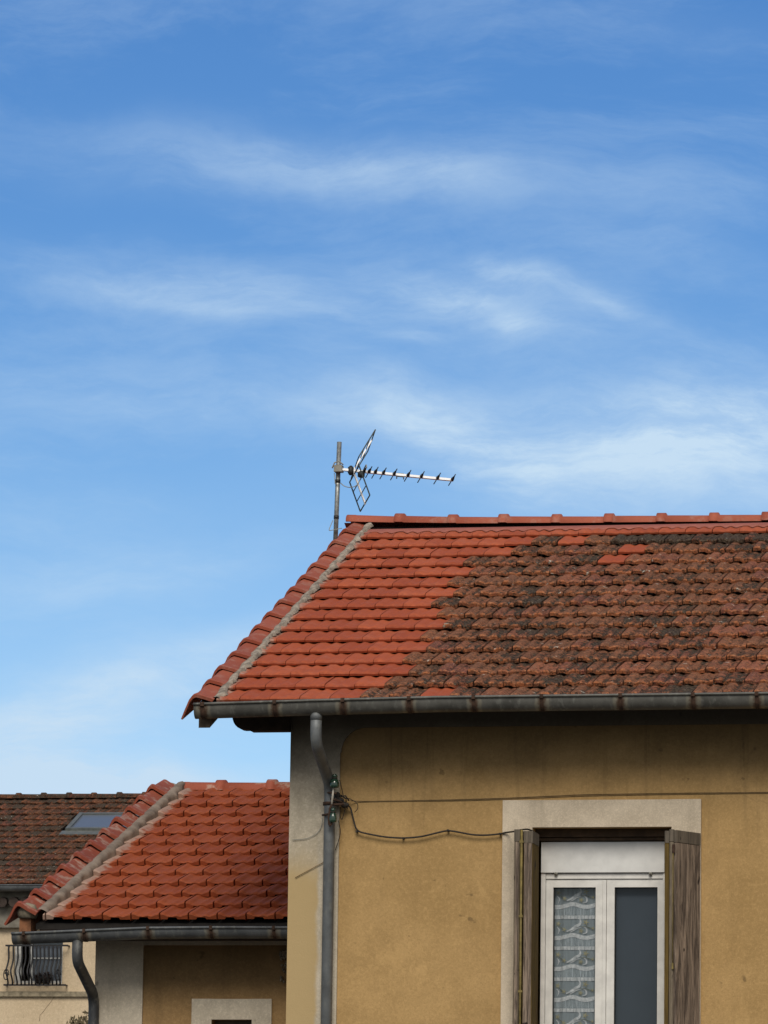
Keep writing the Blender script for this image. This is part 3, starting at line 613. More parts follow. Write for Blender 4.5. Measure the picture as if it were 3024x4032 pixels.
# louvreless folding shutters, plank leaves
ztop = cw(210, 318, .2)[2]; zbot = OZ0-.02
def leaf(x0, x1, y0, y1, z1, ang=0.0, piv=None):
    """a plank leaf standing edge-on to the street; returns MBs for stile and rail"""
    pass
def shutter_leaf(parent, A, B, th, z0, z1, mats, planks=2, rail=.085):
    """vertical leaf from plan point A to plan point B, th thick to the right of AB; mats: face, edge, rail"""
    A = np.array(A); B = np.array(B); d = (B-A)/np.linalg.norm(B-A); nrm = np.array([d[1], -d[0]]); L = np.linalg.norm(B-A)
    m_ = MB()
    def slab(a, b_, t0, t1, za, zb, mi):
        c = [A+d*a+nrm*t0, A+d*b_+nrm*t0, A+d*b_+nrm*t1, A+d*a+nrm*t1]
        m_.prism([(p[0], p[1], 0) for p in c], (0, 0, za), (0, 0, zb), mi)
    zr_ = z1-rail; k = L/planks
    for i in range(planks): slab(i*k+(.0035 if i else 0), (i+1)*k-.0035, 0, th, z0, zr_-.004, 0)
    slab(.004, L-.004, .006, th-.012, z0, z1-.004, 1)
    slab(-.001, L+.001, -.001, th+.001, zr_, z1, 2)
    return m_
sl_x = lambda x: cw(x, 400, .2)[0]
LE = (EDGEWOOD, GREYWOOD, RAILWOOD)
def put_shutter(name, mats, args, label, parent_root, **kw):
    m_ = shutter_leaf(None, *args, mats, **kw); o = m_.build(name, list(mats), parent_root); o['label'] = label; return o
xa0, xa1 = sl_x(184), sl_x(217); xb0, xb1 = sl_x(241), sl_x(293)
sh = put_shutter('shutter', (EDGEWOOD, GREYWOOD, RAILWOOD), ((xa0, .20), (xa0, .462), xa1-xa0, zbot, ztop), 'outer folded leaf left of the window, grey split wood', house)
sh2 = put_shutter('shutter', (MUSTWOOD, GREYWOOD, RAILWOOD), ((xb0, .195), (xb0, .462), (xb1-xb0), zbot, ztop-.012), 'inner folded leaf left of the window, mustard stained face', house, planks=2)
eg = MB(); eg.box(xb0+.004, xb1-.004, .187, .1935, zbot, ztop-.10); eg.build('front_edge', GREYWOOD, sh2)
eg = MB(); eg.box(xa0+.010, xa1-.006, .191, .1985, zbot, ztop-.09); eg.build('front_edge', GREYWOOD, sh)
rod = MB(); xr_ = sl_x(229); rod.tube([(xr_, .185, zbot+.05), (xr_, .185, ztop-.005)], .0085, 10)
for z_ in (ztop-.09, ztop-.62, ztop-1.15): rod.box(xr_-.014, xr_+.014, .176, .2, z_-.008, z_+.008)
rod.build('bolt_rod', YELLOW, sh2)
xc0, xc1 = sl_x(1059), sl_x(1083); xd0, xd1 = sl_x(1087), sl_x(1110); xe0, xe1 = sl_x(1114), sl_x(1128)
zr1 = cw(1085, 318, .2)[2]; zr2 = cw(1128, 322, .2)[2]
put_shutter('shutter', (MUSTWOOD, MUSTWOOD, RAILWOOD), ((xc0, .205), (xc0, .462), xc1-xc0, zbot, zr1-.01), 'inner folded leaf right of the window, mustard stained edge', house)
sh4 = put_shutter('shutter', (EDGEWOOD, GREYWOOD, RAILWOOD), ((xd0, .20), (xd0+.004, .462), xd1-xd0, zbot, zr1), 'middle folded leaf right of the window, grey split wood', house)
xe2 = cw(1266, 600, .455)[0]; Ae = np.array((xe1, .2)); Be = np.array((xe2, .452)); dd = (Be-Ae)/np.linalg.norm(Be-Ae); nn_ = np.array([dd[1], -dd[0]])
thk = .034
sh5 = put_shutter('shutter', (GREYWOOD, DARKWOOD, RAILWOOD), (tuple(Ae-nn_*thk), tuple(Be-nn_*thk), thk, zbot, zr2), 'outer leaf right of the window, swung out showing two grey brown planks', house)
q = MB(); p = cw(1103, 1112, .18); q.box(p[0]-.006, p[0]+.006, .186, .2, p[2]-.022, p[2]+.022); q.tube([(p[0], .19, p[2]+.02), (p[0], .19, zr2-.16)], .003, 6); q.build('shutter_latch', YELLOW, sh4)
q = MB(); p = cw(1110, 430, .19); q.box(p[0]-.009, p[0]+.009, .184, .2, p[2]-.03, p[2]+.03); q.build('hinge', RUST, sh4)

# lace curtain behind the left pane
cx0, cx1 = X_(400)+.0, X_(664); cu = MB(); CY = YF+.085
fold = lambda x: CY + .007*math.sin((x-cx0)*55) + .004*math.sin((x-cx0)*131+1)
xsn = np.linspace(cx0, cx1, 40); zt_ = gz1+.03; zb_ = fz0+.05
cu.grid([[(x, fold(x), z) for x in xsn] for z in np.linspace(zt_, zb_, 8)], 0)
pitch = (cw(530, 750, YF)[2] - cw(530, 930, YF)[2]); z_first = cw(440, 765, YF)[2]
cxw = X_(656)-X_(409); gx = X_(409)
wave = lambda x: .022*math.exp(-(((x-gx)/cxw-.42)/.17)**2) + .020*max(0, ((x-gx)/cxw-.72)/.28)**1.5
def ribbon(zfun, h, mi, dy):
    cu.grid([[(x, fold(x)-dy, zfun(x)+h/2) for x in xsn], [(x, fold(x)-dy, zfun(x)-h/2) for x in xsn]], mi)
def stroke(pts, wd, mi, dy=.010):
    pts = [(q[0], q[1]) for q in arc_pts([(a_, b_) for a_, b_ in pts], 4, .5)]; P0 = []; P1 = []
    for i, (x, z) in enumerate(pts):
        a = pts[max(i-1, 0)]; b_ = pts[min(i+1, len(pts)-1)]; tx, tz = b_[0]-a[0], b_[1]-a[1]; l_ = math.hypot(tx, tz)+1e-9
        q = i/(len(pts)-1); ww = wd*(.25+.75*math.sin(math.pi*min(1, q*.9+.08)))/2
        P0.append((x-tz/l_*ww, fold(x)-dy, z+tx/l_*ww)); P1.append((x+tz/l_*ww, fold(x)-dy, z-tx/l_*ww))
    cu.grid([P0, P1], mi)
for k in range(-1, 7):
    z0 = z_first - k*pitch
    if z0 < zb_+.05: break
    ribbon(lambda x: z0+wave(x), .030, 1, .006)
    cu.grid([[(x, fold(x)-.003, z0+wave(x)-.010) for x in xsn], [(x, fold(x)-.003, z0-.058) for x in xsn]], 4)
    nb = 13
    for i in range(nb):
        xa = cx0 + (cx1-cx0)*i/nb; xb = cx0 + (cx1-cx0)*(i+.90)/nb
        cu.add([(xa, fold(xa)-.006, z0-.060), (xb, fold(xb)-.006, z0-.060), (xb, fold(xb)-.006, z0-.086), (xa, fold(xa)-.006, z0-.086)], [(0, 1, 2, 3)], 1)
    zz = z0 + .050; U = lambda u: gx+cxw*u
    stroke([(U(.28), zz-.004), (U(.36), zz+.006), (U(.43), zz+.022), (U(.50), zz+.036), (U(.57), zz+.042), (U(.61), zz+.060), (U(.60), zz+.080), (U(.57), zz+.088)], .020, 1)
    stroke([(U(.36), zz-.010), (U(.44), zz+.006), (U(.52), zz+.020), (U(.62), zz+.026)], .010, 1)
    stroke([(U(.66), zz+.036), (U(.75), zz+.016), (U(.75), zz-.014), (U(.66), zz-.022)], .012, 1)
    stroke([(U(.05), zz+.03), (U(.11), zz+.008), (U(.07), zz-.024)], .010, 1)
    stroke([(U(.10), zz+.036), (U(.18), zz+.018), (U(.26), zz+.010)], .006, 3)
    stroke([(U(.60), zz+.028), (U(.72), zz+.034), (U(.86), zz+.018), (U(.95), zz+.020)], .006, 3)
    for u_, dz, rr_ in ((.08, .052, .020), (.23, .010, .018), (.73, .062, .022), (.62, .000, .019), (.90, .020, .014)):
        c = (U(u_), zz+dz); ps = [(c[0]+rr_*(.62+.38*math.cos(5*a))*math.cos(a), fold(c[0])-.013, c[1]+rr_*(.62+.38*math.cos(5*a))*math.sin(a)) for a in np.linspace(0, 2*math.pi, 26)[:-1]]
        cu.add(ps, [tuple(range(25))], 2)
tag(cu.build('lace_curtain', [VOILE, LACE, LACEY, LACEG, GAUZE]), 'sheer curtain with wavy white ruffles and yellow flowers behind the left pane', 'curtain')

# ------------------------------------------------------------------ service bracket with green glass insulators and its cables
bk = lambda x, y, Y: at(1200+x/4.1475, 3000+y/4.1475, Y)
YB_ = .33
brk = thing('cable_bracket', tuple(bk(480, 700, .48)), 'rusty wall bracket with two green glass insulators beside the downpipe', 'cable bracket')
q = MB(); top = bk(470, 420, YB_); bot = bk(440, 690, YB_)
q.tube([bk(330, 500, .43), bk(440, 505, YB_), bk(520, 520, YB_+.01)], .007, 8); q.tube([bk(290, 870, .40), bk(400, 850, YB_)], .008, 8)
q.tube([bk(445, 690, YB_), bk(410, 760, YB_), bk(395, 880, YB_), bk(395, 1010, YB_), bk(412, 1050, YB_), bk(432, 1020, YB_), bk(440, 985, YB_)], .008, 8)
q.tube([bk(470, 700, YB_), bk(640, 690, YB_+.03)], .009, 8); q.tube([bk(420, 600, YB_), bk(560, 640, YB_+.04), bk(690, 700, .46)], .008, 8)
q.build('iron_arm', RUST, brk)
q = MB(); q.tube([top, bot], .0075, 8); q.build('insulator_pin', plain('pale_pin', (0.55, 0.50, 0.42), 0.6), brk)
for (xx, yt, yb, ww) in ((485, 200, 425, 75), (460, 750, 990, 60)):
    a = bk(xx, yb, YB_); b_ = bk(xx, yt, YB_); hh = b_[2]-a[2]; rr_ = (bk(xx+ww, yb, YB_)-a)[0]
    q = MB(); q.lathe([(rr_*.45, 0), (rr_*.92, hh*.02), (rr_, hh*.15), (rr_*.98, hh*.35), (rr_*.78, hh*.58), (rr_*.48, hh*.68), (rr_*.44, hh*.74), (rr_*.62, hh*.80), (rr_*.62, hh*.92), (rr_*.35, hh)], (a[0], YB_, a[2]), n=18)
    q.build('insulator', INSGLASS, brk)
    q = MB(); q.tube([(a[0]+rr_*.52*math.cos(t_), YB_+rr_*.52*math.sin(t_), a[2]+hh*.70) for t_ in np.linspace(0, 2*math.pi, 13)], .006, 6); q.build('binding_wire', CABLE, brk)
q = MB()
for (xx, yy, ww, hh_) in ((535, 545, 55, 60), (580, 640, 80, 60), (640, 700, 60, 55), (560, 690, 90, 25), (690, 700, 40, 40)):
    c = bk(xx, yy, .43); r1 = ww/4.1475/545*.9; r2 = hh_/4.1475/545*.9
    q.lathe([(r1*.3, -r2), (r1*.85, -r2*.6), (r1, 0), (r1*.8, r2*.6), (r1*.25, r2)], c, (random.uniform(-.5, .5), random.uniform(-.3, .3), 1), 9)
for _ in range(7):
    a = bk(random.uniform(480, 620), random.uniform(480, 640), .42); b_ = bk(random.uniform(560, 720), random.uniform(620, 760), .44); c = (a+b_)/2 + np.array([random.uniform(-.03, .03), -.03, random.uniform(-.03, .03)])
    q.tube([a, c, b_], .005, 6)
q.build('cable_joint', CABLE, brk)
YC = .465
ck = lambda x, y, Y=YC: at(1120+x/1.885, 2700+y/1.885, Y)
cab = MB(); pts = [ck(455, 880, .44), ck(490, 900), ck(510, 985), ck(535, 1080), ck(620, 1100), ck(740, 1123), ck(880, 1132), ck(1010, 1122), ck(1120, 1095), ck(1213, 1073), ck(1300, 1088), ck(1400, 1108), ck(1500, 1110), ck(1600, 1100), ck(1640, 1090, .455), cw(150, 335, .44), cw(186, 330, .25), cw(215, 322, .19), cw(262, 316, .3), cw(296, 330, .45)]
cab.tube(arc_pts(pts, 4, .05), .0062, 8)
for x_, y_ in ((535, 1082), (880, 1132), (1213, 1073), (1600, 1098)):
    c = ck(x_, y_); cab.box(c[0]-.007, c[0]+.007, YC-.008, .4995, c[2]-.006, c[2]+.006)
tag(cab.build('electric_cable', CABLE), 'thick black cable sagging across the ochre wall to the window', 'cable')
for i, (dy, r_, lab) in enumerate(((0, .0022, 'upper of two thin brown wires stretched along the wall above the window'), (9, .0026, 'lower of two thin brown wires stretched along the wall above the window'))):
    wq = MB(); pts = [ck(470, 852, .45), ck(540, 856+dy*.3, .490), ck(700, 856+dy*.3, .4955), ck(1000, 850+dy*.6, .4955), ck(1300, 844+dy, .4955), ck(1655, 833+dy, .4955), at(2300, 3128+dy*.6, .4955), at(2700, 3122+dy*.5, .4955), at(3040, 3119+dy*.4, .4955), at(3600, 3110+dy*.4, .4955)]
    wq.tube(arc_pts(pts, 3, .1), r_, 6); tag(wq.build('thin_wire', BROWNWIRE), lab, 'wire')
lw = MB()
for pl in ([(410, 700), (430, 780), (440, 840), (480, 835), (540, 870), (548, 910), (520, 940)], [(415, 900), (412, 970), (425, 1000), (445, 940), (455, 890)], [(400, 1000), (418, 1080), (405, 1140), (378, 1220)],
           ):
    lw.tube(arc_pts([ck(x, y, .455) for x, y in pl], 4, .03), .0028, 6)
tag(lw.build('loose_wire', CABLE), 'thin loose wire ends curling below the insulator bracket', 'wire')
lw = MB(); lw.tube(arc_pts([ck(x, y, .47) for x, y in [(285, 960), (275, 1050), (240, 1100), (170, 1135), (60, 1145)]], 4, .05), .0022, 6)
tag(lw.build('stray_wire', WIREM), 'fine grey wire curving across the pale corner strip', 'wire')
lw = MB(); lw.tube([ck(x, y, .47) for x, y in [(288, 1312), (180, 1370), (80, 1425)]], .0028, 6)
tag(lw.build('stray_wire', BROWNWIRE), 'fine brown wire slanting below the bracket left of the downpipe', 'wire')

# ------------------------------------------------------------------ television aerial on its mast behind the ridge
ak = lambda x, y, Y: at(1260+x/2.765, 1660+y/2.765, Y)
YM = 6.35; m_top = ak(211, 222, YM); m_bot = ak(168, 1300, YM)
ax_ = (m_bot-m_top)/np.linalg.norm(m_bot-m_top); zroof = roof_z(YM, .02)
m_base = m_top + ax_*((m_top[2]-zroof)/-ax_[2])
aer = thing('tv_aerial', tuple(m_base), 'metal television aerial on a mast at the gable end of the ridge', 'aerial')
q = MB(); q.tube([m_base, m_top], .0205, 12); q.build('mast', STEEL, aer)
for y_ in (650, 1042):
    q = MB(); c = ak(211 - (y_-222)*.0399, y_, YM); q.tube([c-ax_*.014, c+ax_*.014], .0232, 12); q.build('mast_tape', BLACK, aer)
FH = np.array([-math.sin(YAW), math.cos(YAW), 0]); RH = np.array([math.cos(YAW), math.sin(YAW), 0]); UZ = np.array([0, 0, 1.0])
b0 = ak(160, 515, YM-.05)
bdir0 = RH*math.cos(R(10)) + FH*math.sin(R(10)); bend = on_plane(1260+1452/2.765, 1660+637/2.765, b0, np.cross(bdir0, UZ))
B = (bend-b0)/np.linalg.norm(bend-b0); BL = np.linalg.norm(bend-b0)
E0 = np.cross(B, UZ); E0 /= np.linalg.norm(E0); N0 = np.cross(E0, B)   # E0 horizontal towards the viewer side
if E0[1] > 0: E0 = -E0
N0 = np.cross(B, E0); N0 = N0 if N0[2] > 0 else -N0
tlt = R(9); Ev = E0*math.cos(tlt) + N0*math.sin(tlt); Nv = np.cross(B, Ev); Nv = Nv if Nv[2] > 0 else -Nv
def bar(mb, a, b_, w_, h_, u, mi=0):
    d = (b_-a)/np.linalg.norm(b_-a); u = u-d*(u@d); u /= np.linalg.norm(u); v = np.cross(d, u)
    mb.prism([a+u*w_/2*i+v*h_/2*j for i, j in ((-1, -1), (1, -1), (1, 1), (-1, 1))], (0, 0, 0), b_-a, mi)
q = MB(); bar(q, b0, bend, .020, .024, Nv); q.build('boom', ALU, aer)
q = MB(); c0 = ak(203, 515, YM-.03); q.box(c0[0]-.035, c0[0]+.035, c0[1]-.04, c0[1]+.045, c0[2]-.028, c0[2]+.028)
q.tube([c0+np.array([-.045, -.05, 0]), c0+np.array([-.03, -.03, .05]), c0+np.array([.01, -.03, .06]), c0+np.array([.045, -.03, .03])], .006, 8); q.build('mast_clamp', GREYPL, aer)
for i, x_ in enumerate((475, 530, 597, 685, 802, 953, 1098, 1275, 1437)):
    s_ = np.interp(x_, [160, 1452], [0, BL]); c = b0 + B*s_; L_ = .15 if i else .10
    el = thing_ = MB(); el.tube([c-Ev*L_, c+Ev*L_], .0045, 8); elo = el.build('director', BLACK, aer)
    h_ = MB(); h_.tube([c-Ev*.010, c+Ev*.02, c+Ev*.06, c+Ev*.095], [.010, .015, .010, .006], 8); h_.build('element_clip', BLACK, elo)
c = b0 + B*np.interp(445, [160, 1452], [0, BL]); q = MB(); q.lathe([(.016, -.03), (.030, -.022), (.031, 0.012), (.016, .025)], c-Nv*.032+Ev*.02, Nv, 14); q.build('dipole_box', BLACK, aer)
q = MB(); cc = c + B*.03; q.tube(arc_pts([cc-Ev*.1, cc+Nv*.03-Ev*.08, cc+Nv*.04+Ev*.08, cc+Ev*.1], 4, .02), .005, 8); q.build('dipole', GREYPL, aer)
q = MB(); ca_ = b0 + B*np.interp(835, [160, 1452], [0, BL]); cb_ = b0 + B*np.interp(910, [160, 1452], [0, BL]); bar(q, ca_, cb_, .03, .02, Nv); q.tube([ca_-Nv*.035, ca_], .005, 6); q.tube([cb_-Nv*.035, cb_], .005, 6); q.build('boom_joint', GREYMETAL, aer)
root = b0 + B*np.interp(360, [160, 1452], [0, BL])
def reflector(tipx, tipy, tilt, e):
    """a grid of rods parallel to the directors; the spine's direction comes from where its tip is"""
    tip = on_plane(1260+tipx/2.765, 1660+tipy/2.765, root, np.cross(B, UZ)); d = (tip-root); L_ = np.linalg.norm(d); d /= L_
    st_ = root + d*.03; Ev = E0*math.cos(R(tilt)) + N0*math.sin(R(tilt))
    fr_ = MB()
    bar(fr_, st_-Ev*e, st_+Ev*e, .008, .008, d); bar(fr_, tip-Ev*e, tip+Ev*e, .008, .008, d)
    for s2 in (-1, 1): bar(fr_, st_+Ev*e*s2, tip+Ev*e*s2, .008, .010, Ev)
    for k in (1/3, 2/3): bar(fr_, st_+(tip-st_)*k-Ev*e, st_+(tip-st_)*k+Ev*e, .006, .006, d)
    f_ = fr_.build('reflector', DKGREEN, aer)
    sp = MB(); bar(sp, root, tip+d*.01, .022, .012, Ev); sp.build('reflector_spine', ALU, f_)
reflector(562, 205, 22, .175); reflector(490, 890, 9, .225)
q = MB(); q.lathe([(.014, -.04), (.026, -.02), (.028, .02), (.012, .04)], root-B*.02, Nv, 12); q.build('reflector_hinge', BLACK, aer)
q = MB(); q.tube(arc_pts([ak(432, 640, YM-.12), ak(400, 700, YM-.12), ak(330, 720, YM-.1), ak(265, 705, YM-.08), ak(225, 670, YM-.04)], 4, .05), .004, 6); q.build('coaxial_cable', WIREM, aer); q = MB()
q.tube([ak(155, 560, YM-.04), ak(165, 680, YM-.03), ak(200, 690, YM-.03)], .003, 6); q.build('coaxial_cable', WIREM, aer); q = MB()
q.tube(arc_pts([ak(140, 1075, YM-.03), ak(92, 1190, YM-.05), ak(240, 1160, YM-.05)], 4, .02), .0035, 6); q.build('coaxial_cable', WIREM, aer)

# ------------------------------------------------------------------ the lower wing, set back to the left
SWg = Slope((0, 1.522, ZO-1.4303), .34552462, .11127857); WXO = -.81537
wk = lambda x, y, Y: at(x/1.3825, 3000+y/1.3825, Y)
YWW = 1.522+.45; YWR = 1.522 + 13.15*.34552; wrz = lambda Y, n=0: ZO-1.4303 + ((Y if Y <= YWR else 2*YWR-Y)-1.522)*.11127857/.34552462 + n
WXL = wk(535, 1000, YWW-.02)[0]; WXR = XL-.004; YWB = 2*YWR-YWW
wing = thing('house_wing', ((WXL+WXR)/2, (YWW+YWB)/2, 0), 'lower ochre building with a uniform orange tiled roof, left of the taller house', 'house')
ib = lambda x, y: at(700+x/2.765, 3600+y/2.765, YWW-.02)
wsx0, wsx1, wsz = ib(152, 1000)[0], ib(1022, 1000)[0], ib(600, 920)[2]; wox0, wox1, woz = ib(366, 1180)[0], ib(805, 1180)[0], ib(600, 1146)[2]; wob = woz-.75
mb = MB(); zt = wrz(YWW, -.09)
mb.box(WXL, wox0, YWW, YWW+.3, 0, zt); mb.box(wox1, WXR, YWW, YWW+.3, 0, zt); mb.box(wox0, wox1, YWW, YWW+.3, woz, zt-.002); mb.box(wox0, wox1, YWW, YWW+.3, .002, wob)
gp = [(0, YWW+.3, 0), (0, YWB-.3, 0), (0, YWB-.3, zt), (0, YWR, wrz(YWR, -.12)), (0, YWW+.3, zt)]
mb.prism(gp, (WXL+.002, 0, 0), (WXL+.3, 0, 0)); mb.box(WXL, WXR, YWB-.3, YWB, 0, zt); mb.box(WXL+.3, WXR, YWW+1.4, YWW+1.5, 0, zt)
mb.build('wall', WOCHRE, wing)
wpx = wk(778, 1150, YWW-.02)[0]; wfz = wk(1150, 997, YWW-.02)[2]
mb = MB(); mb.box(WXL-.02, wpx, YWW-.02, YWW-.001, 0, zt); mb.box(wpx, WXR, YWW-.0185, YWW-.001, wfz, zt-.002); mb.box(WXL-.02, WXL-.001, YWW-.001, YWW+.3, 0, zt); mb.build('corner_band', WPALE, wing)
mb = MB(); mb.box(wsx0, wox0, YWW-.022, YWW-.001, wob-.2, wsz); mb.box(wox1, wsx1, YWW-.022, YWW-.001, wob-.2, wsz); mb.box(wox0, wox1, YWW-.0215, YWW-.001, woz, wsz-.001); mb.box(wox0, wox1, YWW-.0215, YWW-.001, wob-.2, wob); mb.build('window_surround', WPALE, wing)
mb = MB(); mb.box(wox0, wox1, YWW+.10, YWW+.14, woz-.05, woz); mb.box(wox0, wox0+.05, YWW+.10, YWW+.14, wob, woz-.05); mb.box(wox1-.05, wox1, YWW+.10, YWW+.14, wob, woz-.05); mb.box(wox0+.05, wox1-.05, YWW+.101, YWW+.14, wob, wob+.05)
ww_ = mb.build('window', plain('brown_window_frame', (0.13, 0.10, 0.065), 0.8), wing)
q = MB(); q.add([(wox0+.05, YWW+.125, wob+.05), (wox1-.05, YWW+.125, wob+.05), (wox1-.05, YWW+.125, woz-.05), (wox0+.05, YWW+.125, woz-.05)], [(0, 1, 2, 3)]); q.build('pane', DKGLASS, ww_)
ap = at(83, 3560.6, 1.49); WXV = ap[0]
dk = MB(); dk.prism([(0, 1.56, wrz(1.56, -.036)), (0, YWR, wrz(YWR, -.036)), (0, 2*YWR-1.5, wrz(2*YWR-1.5, -.036)), (0, 2*YWR-1.5, wrz(2*YWR-1.5, -.08)), (0, YWR, wrz(YWR, -.08)), (0, 1.56, wrz(1.56, -.08))], (WXV+.1, 0, 0), (WXR, 0, 0))
wroof = dk.build('roof', UNDER, wing)
b = MB(); b.add([(WXV-.05, YWR, wrz(YWR, .03)), (WXR, YWR, wrz(YWR, .03)), (WXR, 2*YWR-1.5, wrz(2*YWR-1.5, .03)), (WXV-.05, 2*YWR-1.5, wrz(2*YWR-1.5, .03))], [(0, 1, 2, 3)], tid=[.5]*4, lime=[0]*4); b.build('rear_slope', WCAPT, wroof)
wt_ = MB(); WXC = WXV + .164
limew = lambda p: max(0, 1-(p[0]-WXC-.02)/.17)*.95
for r in range(13):
    X = WXO + (0 if r % 2 == 0 else .5)*TW - 12*TW
    while X < WXR-.01:
        if X+TW > WXC+.02:
            put_tile(wt_, SWg, X, min(TW, max(.03, WXR-X)), r, 'wing', xclip=WXC, lime=limew)
        X += TW
wt_.build('roof_tiles', WINGT, wroof)
SECW = [(-.105, -.095), (-.06, -.030), (-.028, .030), (-.008, .052), (.012, .050), (.06, .018), (.125, -.018)]
SECW = [(x, n+.065) for x, n in SECW]
vc = MB(); verge_caps(vc, SWg, WXV, -.045, 12.8*SWg.g, 11, SECW, flare=1.14); vc.build('verge_cap', WCAPT, wroof)
mo = MB(); P = []; nS = 170
for i in range(nS+1):
    s_ = .02 + (12.9*SWg.g)*i/nS; jx = .005*math.sin(s_*9.1) + .005*math.sin(s_*23.7+1) + rng.normal()*.003
    P.append([SWg.p(WXV+.112, s_, .070), SWg.p(WXV+.130, s_, .078+rng.normal()*.001), SWg.p(WXV+.150, s_, .078+rng.normal()*.001), SWg.p(WXV+.166+jx*.4, s_, .072+rng.normal()*.001), SWg.p(WXV+.178+jx*.8, s_, .062+rng.normal()*.0015), SWg.p(WXV+.184+jx*1.4, s_, .046+rng.normal()*.002), SWg.p(WXV+.187+jx*1.4, s_, .0)])
mo.grid(P, 0, True)
e0 = wk(110, 800, 1.50); e1 = wk(215, 870, 1.50)
mo.build('mortar_strip', WMORTAR, wroof)
en = MB(); en.lathe([(.015, -.02), (.07, -.015), (.085, .03), (.06, .085), (.01, .10)], wk(150, 840, 1.56), (0, 0, 1), 12); en.build('mortar_plug', OLDPLASTER, wroof)
en = MB(); a0 = wk(103, 925, 1.52); a1 = wk(165, 925, 1.52); zt2 = wk(130, 850, 1.52)[2]
en.prism([(0, 1.53, a0[2]-.03), (0, 1.53, zt2), (0, YWR, wrz(YWR, -.07)), (0, YWR, wrz(YWR, -.07)-.14)], (a0[0], 0, 0), (a1[0], 0, 0)); en.build('verge_rafter', plain('rusty_brown_timber', (0.22, 0.095, 0.045), 0.9, var=0.6), wroof)
fz = MB(); fz.box(wk(215, 900, 1.56)[0], WXR, 1.565, 1.60, wk(500, 930, 1.56)[2]-.06, wrz(1.58, -.085)); fz.build('fascia_board', DARKWOOD, wroof)
wcx = [at(600+x/2.765, 3095, YWR)[0] for x in (758, 1312)]; stp = wcx[1]-wcx[0]; zwr = at(889, 3110, YWR-.1)[2]
rc = MB(); ridge_caps(rc, [wcx[0]-.72*stp, wcx[0], wcx[1], wcx[1]+stp*.98], YWR, lambda x: zwr, .105, .075); rc.build('ridge_cap', WCAPT, wroof)
rb = MB(); rb.box(WXV+.2, WXR, YWR-.045, YWR+.045, wrz(YWR, -.02), zwr-.006); rb.build('ridge_batten', UNDER, wroof)
mo = MB(); cx_ = at(600+180/2.765, 3085, YWR); mo.lathe([(.05, -.10), (.14, -.07), (.15, -.02), (.11, .045), (.04, .07)], (cx_[0], YWR-.02, zwr), (0, 0, 1), 16); mo.build('mortar_plug', MORTAR, wroof)
path = [tuple(wk(x, y, 1.38)) for x, y in ((62, 937), (250, 930), (455, 921), (800, 907), (1145, 904), (1572, 905))]; path[-1] = (WXR-.002, 1.38, path[-1][2])
br = [wk(x, 930, 1.38)[0] for x in (130, 458, 805, 1148, 1490)]
gm, zgw, secw = gutter_mesh(path, br, .066, .074); wg = gm.build('gutter', ZINCD, wing)
for x in br:
    s_ = MB(); strap(s_, secw, x, .022); s_.build('gutter_bracket', RUST, wg)
xw = wk(422, 985, 1.446)[0]; dp = MB(); zz_ = lambda y, Y: wk(430, y, Y)[2]
pts = arc_pts([(xw, 1.446, zgw(xw)-.06), (xw, 1.446, zz_(1085, 1.446)), (xw+.012, 1.93, zz_(1275, 1.93)), (xw+.012, 1.93, .1)], 8, .10)
dp.tube(pts, .041, 14, rust=[.1]*len(pts)*14); dp.build('downpipe', PIPED, wing)
sp = MB()
for k in range(60):
    c = wk(1555+random.gauss(0, 16), 1030+abs(random.gauss(0, 60)), YWW-.03); sp.lathe([(.002, -.012), (.012, -.004), (.010, .006), (.002, .010)], c, (0, -1, .3), 6)
sp.build('mortar_smear', OLDPLASTER, wing)

# ------------------------------------------------------------------ the cream house far behind
fk = lambda x, y, Y: at(x/2.37, 3050+y/2.37, Y)
fb = lambda x, y, Y: at(x/2.765, 3550+y/2.765, Y)
YFE = 47.0; fe = fk(180, 1032, YFE); FZ = fe[2]+.01; nrow = 15
rz_ = fk(600, 192, YFE+5.05)[2]-.07; FP = math.atan2(rz_-FZ, 5.05); FG = 5.05/math.cos(FP)/nrow
SF = Slope((0, YFE, FZ), FG*math.cos(FP), FG*math.sin(FP)); FX0 = fk(-2600, 600, YFE)[0]; FX1 = fk(2300, 600, YFE)[0]; YFR = YFE+5.05; frz = lambda Y, n=0: FZ + (min(Y, 2*YFR-Y)-YFE)*math.tan(FP) + n
far = thing('distant_house', ((FX0+FX1)/2, YFE+4, 0), 'cream rendered house with mossy brown roof and skylight, partly hidden at far left', 'house')
wcx0, wcx1 = fb(150, 700, YFE+.4)[0], fb(680, 700, YFE+.4)[0]; wcz1, wcz0 = fb(400, 440, YFE+.4)[2], fb(400, 893, YFE+.4)[2]
YF_ = YFE+.4; zt = frz(YF_, -.1)
mb = MB(); mb.box(FX0+.3, wcx0, YF_, YF_+.3, 0, zt); mb.box(wcx1, FX1-.3, YF_, YF_+.3, 0, zt); mb.box(wcx0, wcx1, YF_, YF_+.3, wcz1, zt-.002); mb.box(wcx0, wcx1, YF_, YF_+.3, .002, wcz0)
mb.box(FX0+.3, FX1-.3, 2*YFR-YF_-.3, 2*YFR-YF_, 0, zt)
gp = [(0, YF_+.3, 0), (0, 2*YFR-YF_-.3, 0), (0, 2*YFR-YF_-.3, zt), (0, YFR, frz(YFR, -.15)), (0, YF_+.3, zt)]
mb.prism(gp, (FX0+.302, 0, 0), (FX0+.6, 0, 0)); mb.prism(gp, (FX1-.6, 0, 0), (FX1-.302, 0, 0)); mb.box(FX0+.6, FX1-.6, YF_+2, YF_+2.1, 0, zt)
mb.build('wall', CREAM, far)
